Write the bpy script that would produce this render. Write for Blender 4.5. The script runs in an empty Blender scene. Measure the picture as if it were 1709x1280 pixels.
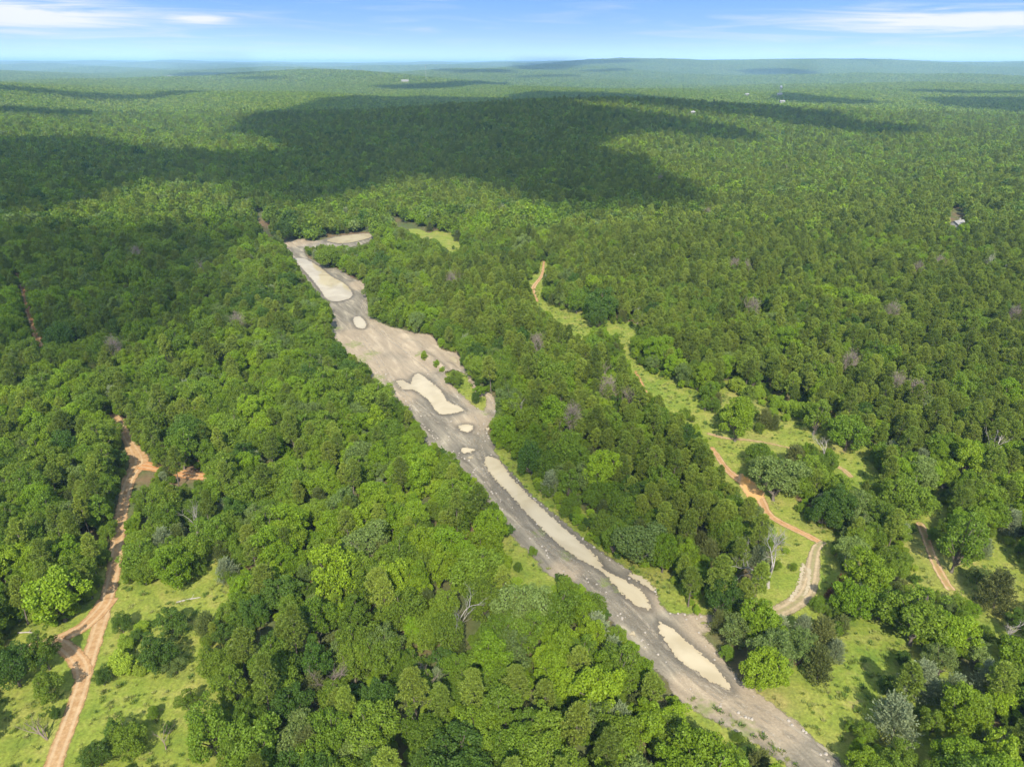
import bpy, math, random
import numpy as np
PI = math.pi
C = bpy.context.scene.collection
RNG = np.random.default_rng(7)

# ---------------------------------------------------------------- camera
W, H = 1709.0, 1280.0
FPX = 1176.0                       # focal length in photograph pixels
CAMZ = 100.0
PITCH = math.atan(535.0 / FPX)     # below the horizontal
ROLL = math.radians(0.17)
cam_d = bpy.data.cameras.new('camera')
cam = bpy.data.objects.new('camera', cam_d); C.objects.link(cam)
cam_d.sensor_width = 36.0
cam_d.lens = 36.0 * FPX / W
cam_d.clip_start = 1.0
cam_d.clip_end = 120000.0
from mathutils import Matrix, Vector
cam.matrix_world = Matrix.Translation((0, 0, CAMZ)) @ Matrix.Rotation(PI/2 - PITCH, 4, 'X') @ Matrix.Rotation(ROLL, 4, 'Z')
bpy.context.scene.camera = cam

# ---------------------------------------------------------------- sun, sky, exposure
SUN_EL = math.radians(43.0)
SUN_AZ = math.radians(0.0)         # the light travels towards +Y turned by this
sd = bpy.data.lights.new('sun', 'SUN'); sd.energy = 4.0; sd.angle = math.radians(0.5); sd.color = (1.0, 0.93, 0.79)
so = bpy.data.objects.new('sun', sd); C.objects.link(so)
SUN_DIR = Vector((math.sin(SUN_AZ)*math.cos(SUN_EL), math.cos(SUN_AZ)*math.cos(SUN_EL), -math.sin(SUN_EL)))
so.rotation_euler = SUN_DIR.to_track_quat('-Z', 'Y').to_euler()
so.location = (0, -300, 400)

world = bpy.data.worlds.new('World'); bpy.context.scene.world = world; world.use_nodes = True
nt = world.node_tree; nt.nodes.clear()
def N(nt, t, **kw):
    n = nt.nodes.new(t)
    for k, v in kw.items():
        if k.startswith('i_'): n.inputs[k[2:]].default_value = v
        else: setattr(n, k, v)
    return n
def L(nt, a, b): nt.links.new(a, b)
def M_(nt, op, a, b=None, clamp=False):
    n = nt.nodes.new('ShaderNodeMath'); n.operation = op; n.use_clamp = clamp
    for i, v in enumerate((a, b)):
        if v is None: continue
        if isinstance(v, (int, float)): n.inputs[i].default_value = v
        else: nt.links.new(v, n.inputs[i])
    return n.outputs[0]
def ramp(nt, fac, stops, interp='LINEAR'):
    r = nt.nodes.new('ShaderNodeValToRGB'); r.color_ramp.interpolation = interp
    el = r.color_ramp.elements
    while len(el) > 1: el.remove(el[-1])
    el[0].position = stops[0][0]; el[0].color = tuple(stops[0][1]) + (1,)
    for p, c in stops[1:]:
        e = el.new(p); e.color = tuple(c) + (1,)
    if fac is not None: nt.links.new(fac, r.inputs[0])
    return r.outputs[0]
def maprange(nt, v, a, b, c=0.0, d=1.0, smooth=True):
    m = nt.nodes.new('ShaderNodeMapRange'); m.interpolation_type = 'SMOOTHSTEP' if smooth else 'LINEAR'
    nt.links.new(v, m.inputs[0])
    for i, x in zip((1, 2, 3, 4), (a, b, c, d)): m.inputs[i].default_value = x
    return m.outputs[0]
def mixc(nt, f, a, b):
    m = nt.nodes.new('ShaderNodeMix'); m.data_type = 'RGBA'
    if isinstance(f, (int, float)): m.inputs[0].default_value = f
    else: nt.links.new(f, m.inputs[0])
    for i, v in ((6, a), (7, b)):
        if isinstance(v, tuple): m.inputs[i].default_value = v if len(v) == 4 else v + (1,)
        else: nt.links.new(v, m.inputs[i])
    return m.outputs[2]

tc = N(nt, 'ShaderNodeTexCoord')
sep = N(nt, 'ShaderNodeSeparateXYZ'); L(nt, tc.outputs['Generated'], sep.inputs[0])
# the sky's blue begins low over the horizon in this clear air: raise the elevation that the sky model is read at
z0 = M_(nt, 'MAXIMUM', sep.outputs[2], 0.0)
zz = M_(nt, 'ADD', M_(nt, 'MULTIPLY', M_(nt, 'SUBTRACT', 1.0, M_(nt, 'POWER', 2.718, M_(nt, 'MULTIPLY', z0, -14.0))), 1.15), M_(nt, 'MULTIPLY', z0, 0.6))
zz = M_(nt, 'ADD', zz, 0.16)
cmb = N(nt, 'ShaderNodeCombineXYZ'); L(nt, sep.outputs[0], cmb.inputs[0]); L(nt, sep.outputs[1], cmb.inputs[1]); L(nt, zz, cmb.inputs[2])
nrm = N(nt, 'ShaderNodeVectorMath', operation='NORMALIZE'); L(nt, cmb.outputs[0], nrm.inputs[0])
sky = N(nt, 'ShaderNodeTexSky', sky_type='NISHITA', sun_disc=False, sun_elevation=SUN_EL, sun_rotation=PI + SUN_AZ,
        altitude=200, air_density=1.0, dust_density=0.6, ozone_density=1.3)
L(nt, nrm.outputs[0], sky.inputs[0])
# cirrus: long thin streaks
az = M_(nt, 'ARCTAN2', sep.outputs[0], sep.outputs[1])
cv = N(nt, 'ShaderNodeCombineXYZ')
L(nt, M_(nt, 'MULTIPLY', az, 3.2), cv.inputs[0])
L(nt, M_(nt, 'ADD', M_(nt, 'MULTIPLY', sep.outputs[2], 46.0), M_(nt, 'MULTIPLY', az, 0.9)), cv.inputs[1])
cn = N(nt, 'ShaderNodeTexNoise', i_Scale=1.9, i_Detail=8.0, i_Roughness=0.56, i_Distortion=1.1); L(nt, cv.outputs[0], cn.inputs[0])
cn2 = N(nt, 'ShaderNodeTexNoise', i_Scale=0.55, i_Detail=2.0); L(nt, cv.outputs[0], cn2.inputs[0])
def blob(a0, z_, sa, sz):
    da = M_(nt, 'POWER', M_(nt, 'DIVIDE', M_(nt, 'SUBTRACT', az, a0), sa), 2.0)
    dz = M_(nt, 'POWER', M_(nt, 'DIVIDE', M_(nt, 'SUBTRACT', sep.outputs[2], z_), sz), 2.0)
    return M_(nt, 'POWER', 2.718, M_(nt, 'MULTIPLY', M_(nt, 'ADD', da, dz), -1.0))
bl = M_(nt, 'ADD', M_(nt, 'ADD', blob(-0.56, 0.046, 0.15, 0.017), M_(nt, 'MULTIPLY', blob(0.50, 0.042, 0.17, 0.014), 1.0)),
        M_(nt, 'MULTIPLY', blob(-0.372, 0.0455, 0.035, 0.005), 0.8))
st = M_(nt, 'ADD', M_(nt, 'MULTIPLY', cn.outputs[0], 2.2), M_(nt, 'MULTIPLY', cn2.outputs[0], 0.6))
st = M_(nt, 'ADD', st, M_(nt, 'MULTIPLY', bl, 0.68))
cir = maprange(nt, st, 1.30, 2.15)
cir = M_(nt, 'MULTIPLY', cir, M_(nt, 'ADD', 0.3, M_(nt, 'MULTIPLY', bl, 1.0)), True)
hor = M_(nt, 'MULTIPLY', M_(nt, 'POWER', 2.718, M_(nt, 'MULTIPLY', z0, -24.0)), 0.62)   # pale air low down
hs = N(nt, 'ShaderNodeHueSaturation', i_Saturation=1.18, i_Value=1.45); L(nt, sky.outputs[0], hs.inputs['Color'])
tint = N(nt, 'ShaderNodeVectorMath', operation='MULTIPLY'); L(nt, hs.outputs[0], tint.inputs[0]); tint.inputs[1].default_value = (0.84, 1.04, 1.04)
col = mixc(nt, hor, tint.outputs[0], (3.45, 3.2, 3.55))
ovh = maprange(nt, sep.outputs[2], 0.10, 0.30)          # broken bright cloud higher up, over the whole dome
on = N(nt, 'ShaderNodeTexNoise', i_Scale=3.5, i_Detail=5.0); L(nt, tc.outputs['Generated'], on.inputs[0])
col = mixc(nt, M_(nt, 'MULTIPLY', ovh, maprange(nt, on.outputs[0], 0.40, 0.60, 0.15, 0.75)), col, (3.5, 3.45, 3.3))
col = mixc(nt, cir, col, (3.3, 3.4, 3.55))
bg = N(nt, 'ShaderNodeBackground', i_Strength=0.15); L(nt, col, bg.inputs[0])
wo = N(nt, 'ShaderNodeOutputWorld'); L(nt, bg.outputs[0], wo.inputs[0])

vs = bpy.context.scene.view_settings
bpy.context.scene.display_settings.display_device = 'sRGB'
vs.view_transform = 'Standard'; vs.look = 'None'; vs.exposure = 0.95; vs.gamma = 1.0; vs.use_curve_mapping = False
cy = bpy.context.scene.cycles
cy.max_bounces = 6; cy.diffuse_bounces = 3; cy.glossy_bounces = 2; cy.transmission_bounces = 3
cy.transparent_max_bounces = 12; cy.volume_bounces = 0

# ---------------------------------------------------------------- the lie of the land
def sstep(a, b, x):
    t = np.clip((x - a) / (b - a), 0, 1); return t*t*(3-2*t)
def gau(x, y, cx, cy_, sx, sy): return np.exp(-((x-cx)/sx)**2 - ((y-cy_)/sy)**2)
def hgt(x, y):
    x = np.asarray(x, float); y = np.asarray(y, float)
    r = np.sqrt(x*x + y*y)
    f = sstep(480, 1100, r); g = sstep(1800, 5000, r)
    u = (np.sin(x/210+0.6)*np.cos(y/260+1.0) + 0.7*np.sin(x/133-y/171+2.1) + 0.5*np.sin(x/95+y/120))
    v = (np.sin(x/900+1.2+y/2100)*np.cos(y/760+0.4) + 0.6*np.sin(x/520-y/1300+0.7) + .4*np.sin(x/330+y/410))
    z = f*u*2.8 + f*v*5.0 + g*v*23.0 - 5.0*f
    z = z + 33*gau(x, y, 30, 1280, 430, 330)*f
    z = z + 15*gau(x, y, 520, 1500, 420, 300)*f
    z = z + 46*gau(x, y, -1500, 1900, 560, 620)
    z = z + 20*gau(x, y, -650, 2100, 300, 500)
    rid = sstep(-2600, 3600, x) * sstep(6200, 9300, y) * (1 - 0.55*sstep(10500, 15000, y))
    z = z + rid*(132 + 10*np.sin(x/1500.0+0.5) + 6*np.sin(x/640.0))
    z = z + 55*sstep(9000, 20000, y)
    z = z + 25*sstep(9000, 16000, y)*(0.5+0.5*np.sin(x/2300+y/5200+2.0))*sstep(9000, 13000, y)
    z = np.where(z > 110, 110 + 42*np.tanh((z-110)/42), z)
    return z

CP, SP = math.cos(PITCH), math.sin(PITCH)
CR, SR = math.cos(ROLL), math.sin(ROLL)
def ray(px, py):
    a = (np.asarray(px, float) - W/2) / FPX; b = (H/2 - np.asarray(py, float)) / FPX
    a, b = a*CR - b*SR, a*SR + b*CR
    return np.stack([a, CP + b*SP, -SP + b*CP], -1)
def at(px, py):
    """point of the ground under a direction of sight"""
    d = ray(px, py); d = np.atleast_2d(d)
    t = np.where(d[:, 2] < -1e-4, -CAMZ/np.minimum(d[:, 2], -1e-4), 9e4)
    out_t = np.zeros(len(d))
    for i in range(len(d)):
        if t[i] < 470:
            out_t[i] = t[i]; continue
        ts = np.geomspace(300, 45000, 1400)
        P = d[i][None]*ts[:, None]; s = CAMZ + P[:, 2] - hgt(P[:, 0], P[:, 1]) - 9.0
        k = np.argmax(s < 0) if (s < 0).any() else len(ts)-1
        out_t[i] = ts[k]
    return (d*out_t[:, None])[:, :2]
def proj(P):
    """ground/space point -> photograph pixel, and depth"""
    P = np.asarray(P, float); x = P[..., 0]; y = P[..., 1]; z = P[..., 2] - CAMZ
    dep = y*CP - z*SP; up = y*SP + z*CP
    a = x/dep; b = up/dep
    a, b = a*CR + b*SR, -a*SR + b*CR
    return W/2 + a*FPX, H/2 - b*FPX, dep

# ---------------------------------------------------------------- outlines read off the place (photograph pixels -> ground)
GRAVEL = [(474,403),(510,399),(520,405),(508,413),(512,428),(528,437),(548,448),(561,448),(586,463),(608,475),(613,508),(622,531),(648,545),(667,549),(692,556),
 (722,561),(736,583),(762,590),(770,606),(792,640),(800,655),(812,654),(823,661),(829,679),(826,697),(811,716),(822,735),(831,763),(853,788),(887,826),(930,862),(965,891),
 (1000,919),(1053,953),(1091,983),(1100,1004),(1112,1020),(1145,1025),(1196,1027),(1200,1034),(1162,1046),(1188,1076),(1228,1127),(1267,1158),(1306,1187),(1336,1210),(1378,1252),(1440,1310),
 (1380,1310),(1346,1280),(1325,1259),(1290,1238),(1250,1210),(1166,1168),(1130,1142),(1112,1112),(1077,1085),(1034,1036),(1008,994),(970,966),(918,944),(898,918),(855,877),(826,832),
 (795,796),(772,768),(745,750),(712,725),(690,690),(660,660),(640,640),(615,612),(590,590),(566,566),(552,548),(560,530),(552,512),(535,490),(515,468),(500,445),(488,425),(478,412)]
GREENMOUND = [(742,626),(757,618),(777,624),(792,652),(796,664),(810,660),(813,674),(807,687),(795,682),(776,664),(757,646)]
FARPAD = [(500,412),(512,404),(536,401),(558,395),(590,391),(622,389),(624,398),(604,406),(580,410),(552,408)]
PUDDLES = [
 ('far_a', [(492,433),(510,433),(534,447),(552,461),(576,475),(588,490),(583,499),(562,504),(546,500),(534,484),(520,466),(504,448)]),
 ('b', [(590,532),(601,529),(611,541),(608,549),(597,548),(592,542)]),
 ('pad', [(545,402),(565,396),(592,392),(618,391),(618,397),(594,404),(566,407)]),
 ('c', [(662,638),(671,635),(680,640),(685,642),(688,633),(693,626),(701,625),(719,638),(732,649),(742,661),(748,671),(773,683),(770,688),(740,693),(727,686),(715,669),(691,652),(673,651)]),
 ('d', [(766,712),(778,709),(789,712),(787,719),(778,722),(769,719)]),
 ('e', [(771,748),(792,751),(789,754),(775,757)]),
 ('f', [(780,765),(789,761),(787,767)]),
 ('long', [(811,763),(828,766),(842,781),(854,798),(868,813),(887,833),(919,862),(947,887),(982,918),(1002,938),(1009,952),(1042,969),(1070,987),(1085,1016),(1069,1014),(1042,996),(1024,976),(1003,955),
   (972,937),(947,922),(916,894),(887,866),(866,843),(850,824),(828,803),(811,779)]),
 ('side', [(1051,957),(1070,963),(1084,974),(1096,986),(1087,985),(1077,979),(1065,971),(1054,965)]),
 ('near', [(1100,1041),(1112,1044),(1130,1057),(1162,1086),(1193,1114),(1217,1145),(1218,1154),(1190,1140),(1162,1123),(1134,1102),(1114,1078),(1102,1057)]),
 ('small', [(750,598),(757,596),(764,602),(762,607),(755,604)]),
 ('dab', [(1051,1058),(1057,1056),(1062,1059),(1056,1062)]),
 ('dab2', [(811,716),(816,715),(817,718),(812,719)]),
]
OPEN_W = [(169,1000),(140,1018),(95,1058),(70,1072),(60,1040),(8,1056),(0,1075),(28,1090),(50,1084),(105,1100),(132,1104),(120,1150),(95,1215),(72,1290),(-30,1290),(-30,1160),(0,1158),(40,1150),(60,1168),(104,1150),(112,1120),(100,1098),(127,1097),(155,1030)]
OPEN_E = [(200,953),(209,982),(267,990),(326,988),(345,955),(346,915),(352,930),(369,970),(383,978),(383,1004),(352,1013),(330,1040),(316,1041),(330,1060),(327,1076),(323,1139),(344,1164),(383,1174),
 (360,1184),(316,1185),(306,1217),(313,1245),(337,1262),(334,1300),(105,1300),(134,1189),(155,1129),(179,1055),(193,1006)]
OPEN_A = [(1264,800),(1281,826),(1290,855),(1300,880),(1318,905),(1333,925),(1334,950),(1322,975),(1306,997),(1308,1010),(1362,1010),(1382,1004),(1382,970),(1404,950),(1378,938),(1364,930),(1380,912),(1411,893),(1408,884),(1362,880),(1330,862),(1300,842),(1284,826),(1272,806),(1244,786),(1250,757),
 (1262,740),(1276,736),(1300,742),(1318,745),(1340,736),(1372,742),(1375,724),(1350,706),(1330,692),(1290,676),(1255,658),(1211,646),(1207,650),(1203,690),(1190,693),(1172,672),(1163,652),(1137,650),(1109,633),(1080,622),(1058,604),
 (1050,577),(1062,549),(1030,541),(988,548),(970,528),(925,516),(900,496),(906,461),(916,443),(906,434),(901,457),(882,464),(885,478),(901,510),(923,524),(947,549),(968,563),(1000,545),(1030,550),(1042,580),(1058,619),(1077,651),(1105,661),(1120,684),(1138,670),(1160,690),(1172,717),(1181,737),(1195,755),(1204,775),(1218,781),(1232,793),(1240,810)]
OPEN_B = [(1401,753),(1425,752),(1439,749),(1447,770),(1462,792),(1440,800),(1418,797),(1404,775)]
OPEN_C = [(1538,851),(1545,832),(1566,828),(1583,858),(1570,870),(1553,880),(1548,902),(1560,925),(1582,944),(1610,948),(1640,940),(1652,920),(1650,900),(1668,898),(1690,915),(1712,940),(1740,1000),(1712,1036),(1700,1050),(1650,1043),(1628,1020),(1606,1004),(1575,984),(1545,975),(1530,935),(1512,902),(1528,884)]
OPEN_D = [(1418,1050),(1462,1048),(1500,1066),(1527,1083),(1520,1098),(1506,1111),(1496,1132),(1474,1146),(1460,1192),(1418,1199),(1402,1227),(1412,1255),(1432,1290),(1370,1262),(1334,1215),(1285,1165),(1334,1156),(1401,1136),(1414,1111),(1410,1070)]
OPEN_F = [(1150,1146),(1180,1160),(1250,1205),(1290,1236),(1335,1280),(1325,1300),(1290,1262),(1240,1214),(1180,1212),(1150,1180)]
OPEN_G = [(650,360),(662,364),(675,372),(700,379),(735,388),(770,403),(766,416),(748,418),(736,403),(712,396),(690,385),(668,378)]
VERGE = [(831,763),(856,760),(870,786),(886,808),(905,832),(935,855),(967,890),(991,914),(1040,940),(1098,955),(1128,978),(1136,1012),(1145,1022),(1110,1020),(1090,985),(1050,955),(1000,922),(930,866),(880,822),(850,788)]
VERGE_L = [(838,905),(858,900),(870,925),(905,936),(922,950),(914,985),(906,992),(900,975),(880,950)]
GAP_1 = [(426,352),(433,352),(448,385),(456,388),(452,394),(440,389)]
GAP_2 = [(1280,158),(1290,158),(1290,161),(1280,161)]
HOUSEGAP = [(1588,350),(1608,350),(1612,368),(1598,378),(1586,374)]
def ribbon_px(pts, w):
    """outline in pixels of a road of pixel half widths w"""
    a = np.array(pts, float); t = np.gradient(a, axis=0); t /= np.linalg.norm(t, axis=1)[:, None]
    n = np.stack([-t[:, 1], t[:, 0]], 1); w = np.asarray(w, float)[:, None]
    return np.vstack([a + n*w, (a - n*w)[::-1]]).tolist()
ROAD_W = [(80,1310),(92,1270),(112,1215),(130,1165),(146,1110),(160,1065),(176,1010),(190,955),(197,900),(204,850),(216,800),(232,772),(222,748),(208,722),(194,700),(186,690)]
ROAD_W_VIS = ribbon_px(ROAD_W, [20,18,15,14,13,13,13,9,7,6,9,14,9,7,4,3])
SPUR_W = [(20,1090),(60,1078),(95,1068),(118,1058),(140,1046),(170,1016),(182,995)]
SPUR_W2 = [(84,1066),(104,1076),(120,1090),(136,1112),(138,1135)]
SPUR_E = [(232,776),(255,780),(285,786),(318,794),(352,797)]
SPUR_E_VIS = ribbon_px([(300,787),(325,795),(354,798)], [5,7,5])
TRACK_L = [(30,455),(38,478),(46,515),(56,545),(67,580)]
TRACK_L_VIS = ribbon_px(TRACK_L, [1,3,3,4.5,5])
TRACK_A = [(1186,744),(1198,762),(1214,785),(1246,810),(1268,832),(1282,858),(1310,876),(1345,893),(1380,912)]
TRACK_A2 = [(1176,722),(1212,732),(1250,735),(1300,744),(1345,756),(1400,780),(1425,800)]
TRACK_B = [(1378,902),(1362,916),(1356,945),(1352,970),(1342,992),(1322,1010),(1290,1024),(1240,1030),(1190,1031)]
TRACK_C = [(1531,868),(1539,882),(1546,900),(1554,924),(1563,945),(1572,962),(1582,978),(1592,990)]
TRACK_TOP = [(908,436),(904,460),(890,482),(897,505)]
TRACK_MID = [(1060,618),(1070,640),(1085,668)]
ORANGE = [(1236,790),(1250,800),(1268,812),(1276,825),(1268,836),(1254,834),(1240,820),(1232,802)]

# ---------------------------------------------------------------- small geometry helpers
def inside(poly, x, y):
    p = np.asarray(poly, float); x = np.asarray(x, float); y = np.asarray(y, float)
    r = np.zeros(x.shape, bool); n = len(p); j = n-1
    for i in range(n):
        xi, yi = p[i]; xj, yj = p[j]
        if yi != yj:
            c = ((yi > y) != (yj > y)) & (x < (xj-xi)*(y-yi)/(yj-yi) + xi)
            r ^= c
        j = i
    return r
def segdist(pts, x, y, closed=True):
    p = np.asarray(pts, float); best = np.full(x.shape, 1e9)
    n = len(p)
    for i in range(n if closed else n-1):
        a = p[i]; b = p[(i+1) % n]; ab = b-a; l2 = (ab**2).sum() + 1e-9
        t = np.clip(((x-a[0])*ab[0] + (y-a[1])*ab[1])/l2, 0, 1)
        best = np.minimum(best, np.hypot(x-a[0]-t*ab[0], y-a[1]-t*ab[1]))
    return best
def smooth_closed(p, k=6):
    p = np.asarray(p, float); n = len(p); out = []
    for i in range(n):
        p0, p1, p2, p3 = p[i-1], p[i], p[(i+1) % n], p[(i+2) % n]
        for j in range(k):
            t = j/k
            out.append(0.5*((2*p1)+(-p0+p2)*t+(2*p0-5*p1+4*p2-p3)*t*t+(-p0+3*p1-3*p2+p3)*t**3))
    return np.array(out)
def smooth_open(p, step):
    p = np.asarray(p, float); q = np.vstack([2*p[0]-p[1], p, 2*p[-1]-p[-2]]); out = []
    for i in range(1, len(q)-2):
        p0, p1, p2, p3 = q[i-1], q[i], q[i+1], q[i+2]; k = max(2, int(np.linalg.norm(p2-p1)/step))
        for j in range(k):
            t = j/k
            out.append(0.5*((2*p1)+(-p0+p2)*t+(2*p0-5*p1+4*p2-p3)*t*t+(-p0+3*p1-3*p2+p3)*t**3))
    out.append(p[-1]); return np.array(out)
def wob(x, y, s, seed=0.0):
    return (np.sin(x/s+seed)*np.cos(y/s*1.13+seed*2.1) + 0.6*np.sin(x/s*2.3+y/s*1.7+seed*3) + 0.4*np.sin(x/s*4.1-y/s*3.7+seed*5)) / 2.0

def new_mesh(name, V, F, mats, mi=None, attrs=None, smooth=False, k=4, loose=None):
    me = bpy.data.meshes.new(name)
    V = np.asarray(V, np.float32).reshape(-1, 3); F = np.asarray(F, np.int32).reshape(-1, k)
    me.vertices.add(len(V)); me.vertices.foreach_set('co', V.ravel())
    if len(F):
        me.loops.add(F.size); me.loops.foreach_set('vertex_index', F.ravel())
        me.polygons.add(len(F)); me.polygons.foreach_set('loop_start', np.arange(0, F.size, k, dtype=np.int32))
        if mi is not None: me.polygons.foreach_set('material_index', np.asarray(mi, np.int32))
        me.polygons.foreach_set('use_smooth', np.full(len(F), smooth))
    for m in mats: me.materials.append(m)
    for a, (ty, vals) in (attrs or {}).items():
        at_ = me.attributes.new(a, ty, 'POINT')
        at_.data.foreach_set('vector' if ty == 'FLOAT_VECTOR' else 'value', np.asarray(vals, np.float32 if ty != 'INT' else np.int32).ravel())
    me.update(calc_edges=True)
    return me
def link(name, me, parent=None, loc=None):
    o = bpy.data.objects.new(name, me); C.objects.link(o)
    if parent is not None: o.parent = parent
    if loc is not None: o.location = loc
    return o
def tag(o, label=None, cat=None, group=None, kind=None):
    if label: o['label'] = label
    if cat: o['category'] = cat
    if group: o['group'] = group
    if kind: o['kind'] = kind
    return o

# ---------------------------------------------------------------- materials
def mat(name):
    m = bpy.data.materials.new(name); m.use_nodes = True; t = m.node_tree; t.nodes.clear()
    return m, t
def attr(t, name, out='Fac'):
    a = t.nodes.new('ShaderNodeAttribute'); a.attribute_name = name; return a.outputs[out]
def foliage(name, base, alt, vary=0.5, transl=0.34, rough=0.55):
    """leaf colour: each tree drifts between base and alt, each leaf a little lighter or darker than the next"""
    m, t = mat(name)
    oi = t.nodes.new('ShaderNodeObjectInfo')
    f = M_(t, 'FRACT', M_(t, 'ADD', M_(t, 'MULTIPLY', oi.outputs['Random'], 7.31), attr(t, 'rnd')))
    c = mixc(t, M_(t, 'MULTIPLY', f, 1.0), tuple(base), tuple(alt))
    f2 = M_(t, 'FRACT', M_(t, 'MULTIPLY', f, 5.77))
    v = M_(t, 'ADD', 0.80, M_(t, 'MULTIPLY', f2, 0.40))
    v = M_(t, 'MULTIPLY', v, M_(t, 'ADD', 1.0 - vary/2, M_(t, 'MULTIPLY', attr(t, 'leaf'), vary)))
    sc = t.nodes.new('ShaderNodeVectorMath'); sc.operation = 'SCALE'; t.links.new(c, sc.inputs[0]); t.links.new(v, sc.inputs[3])
    p = t.nodes.new('ShaderNodeBsdfPrincipled'); t.links.new(sc.outputs[0], p.inputs['Base Color'])
    p.inputs['Roughness'].default_value = rough; p.inputs['Specular IOR Level'].default_value = 0.3
    tr = t.nodes.new('ShaderNodeBsdfTranslucent'); t.links.new(sc.outputs[0], tr.inputs[0])
    mx = t.nodes.new('ShaderNodeMixShader'); mx.inputs[0].default_value = transl
    t.links.new(p.outputs[0], mx.inputs[1]); t.links.new(tr.outputs[0], mx.inputs[2])
    o = t.nodes.new('ShaderNodeOutputMaterial'); t.links.new(mx.outputs[0], o.inputs[0])
    return m
def simple(name, base, alt, scale=2.0, rough=0.9, bump=0.3, coord='Object'):
    m, t = mat(name)
    tcx = t.nodes.new('ShaderNodeTexCoord')
    n = N(t, 'ShaderNodeTexNoise', i_Scale=scale, i_Detail=6.0, i_Roughness=0.6); t.links.new(tcx.outputs[coord], n.inputs[0])
    c = mixc(t, maprange(t, n.outputs[0], 0.35, 0.65), tuple(base), tuple(alt))
    p = t.nodes.new('ShaderNodeBsdfPrincipled'); t.links.new(c, p.inputs['Base Color']); p.inputs['Roughness'].default_value = rough
    p.inputs['Specular IOR Level'].default_value = 0.25
    if bump:
        b = N(t, 'ShaderNodeBump', i_Strength=bump, i_Distance=0.1); t.links.new(n.outputs[0], b.inputs['Height']); t.links.new(b.outputs[0], p.inputs['Normal'])
    o = t.nodes.new('ShaderNodeOutputMaterial'); t.links.new(p.outputs[0], o.inputs[0])
    return m

MF = {
 'bright': foliage('leaf_bright_green', (0.154,0.258,0.008), (0.211,0.300,0.012)),
 'mid':    foliage('leaf_mid_green',    (0.118,0.198,0.012), (0.168,0.241,0.017)),
 'dark':   foliage('leaf_dark_green',   (0.061,0.126,0.012), (0.089,0.154,0.015)),
 'grey':   foliage('leaf_grey_green',   (0.143,0.210,0.045), (0.182,0.244,0.054)),
 'yellow': foliage('leaf_yellow_green', (0.215,0.330,0.018), (0.260,0.340,0.030)),
 'pine':   foliage('needle_olive',      (0.192,0.260,0.031), (0.239,0.293,0.037), vary=0.7),
 'pinedark': foliage('needle_dark',     (0.145,0.206,0.025), (0.179,0.233,0.029), vary=0.7),
 'cedar':  foliage('cedar_olive',       (0.116,0.154,0.034), (0.154,0.171,0.044), vary=0.7),
 'silver': foliage('cedar_silver',      (0.277,0.324,0.168), (0.227,0.279,0.126), vary=0.7),
 'rust':   foliage('cedar_rust',        (0.190,0.075,0.032), (0.160,0.070,0.030), vary=0.6),
}
MBARK = simple('bark', (0.10,0.080,0.060), (0.17,0.145,0.12), 3.0)
MDEAD = simple('dead_wood', (0.40,0.36,0.32), (0.27,0.245,0.215), 4.0)
MDEADB = simple('dead_twigs', (0.27,0.21,0.18), (0.20,0.155,0.13), 4.0)

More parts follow.
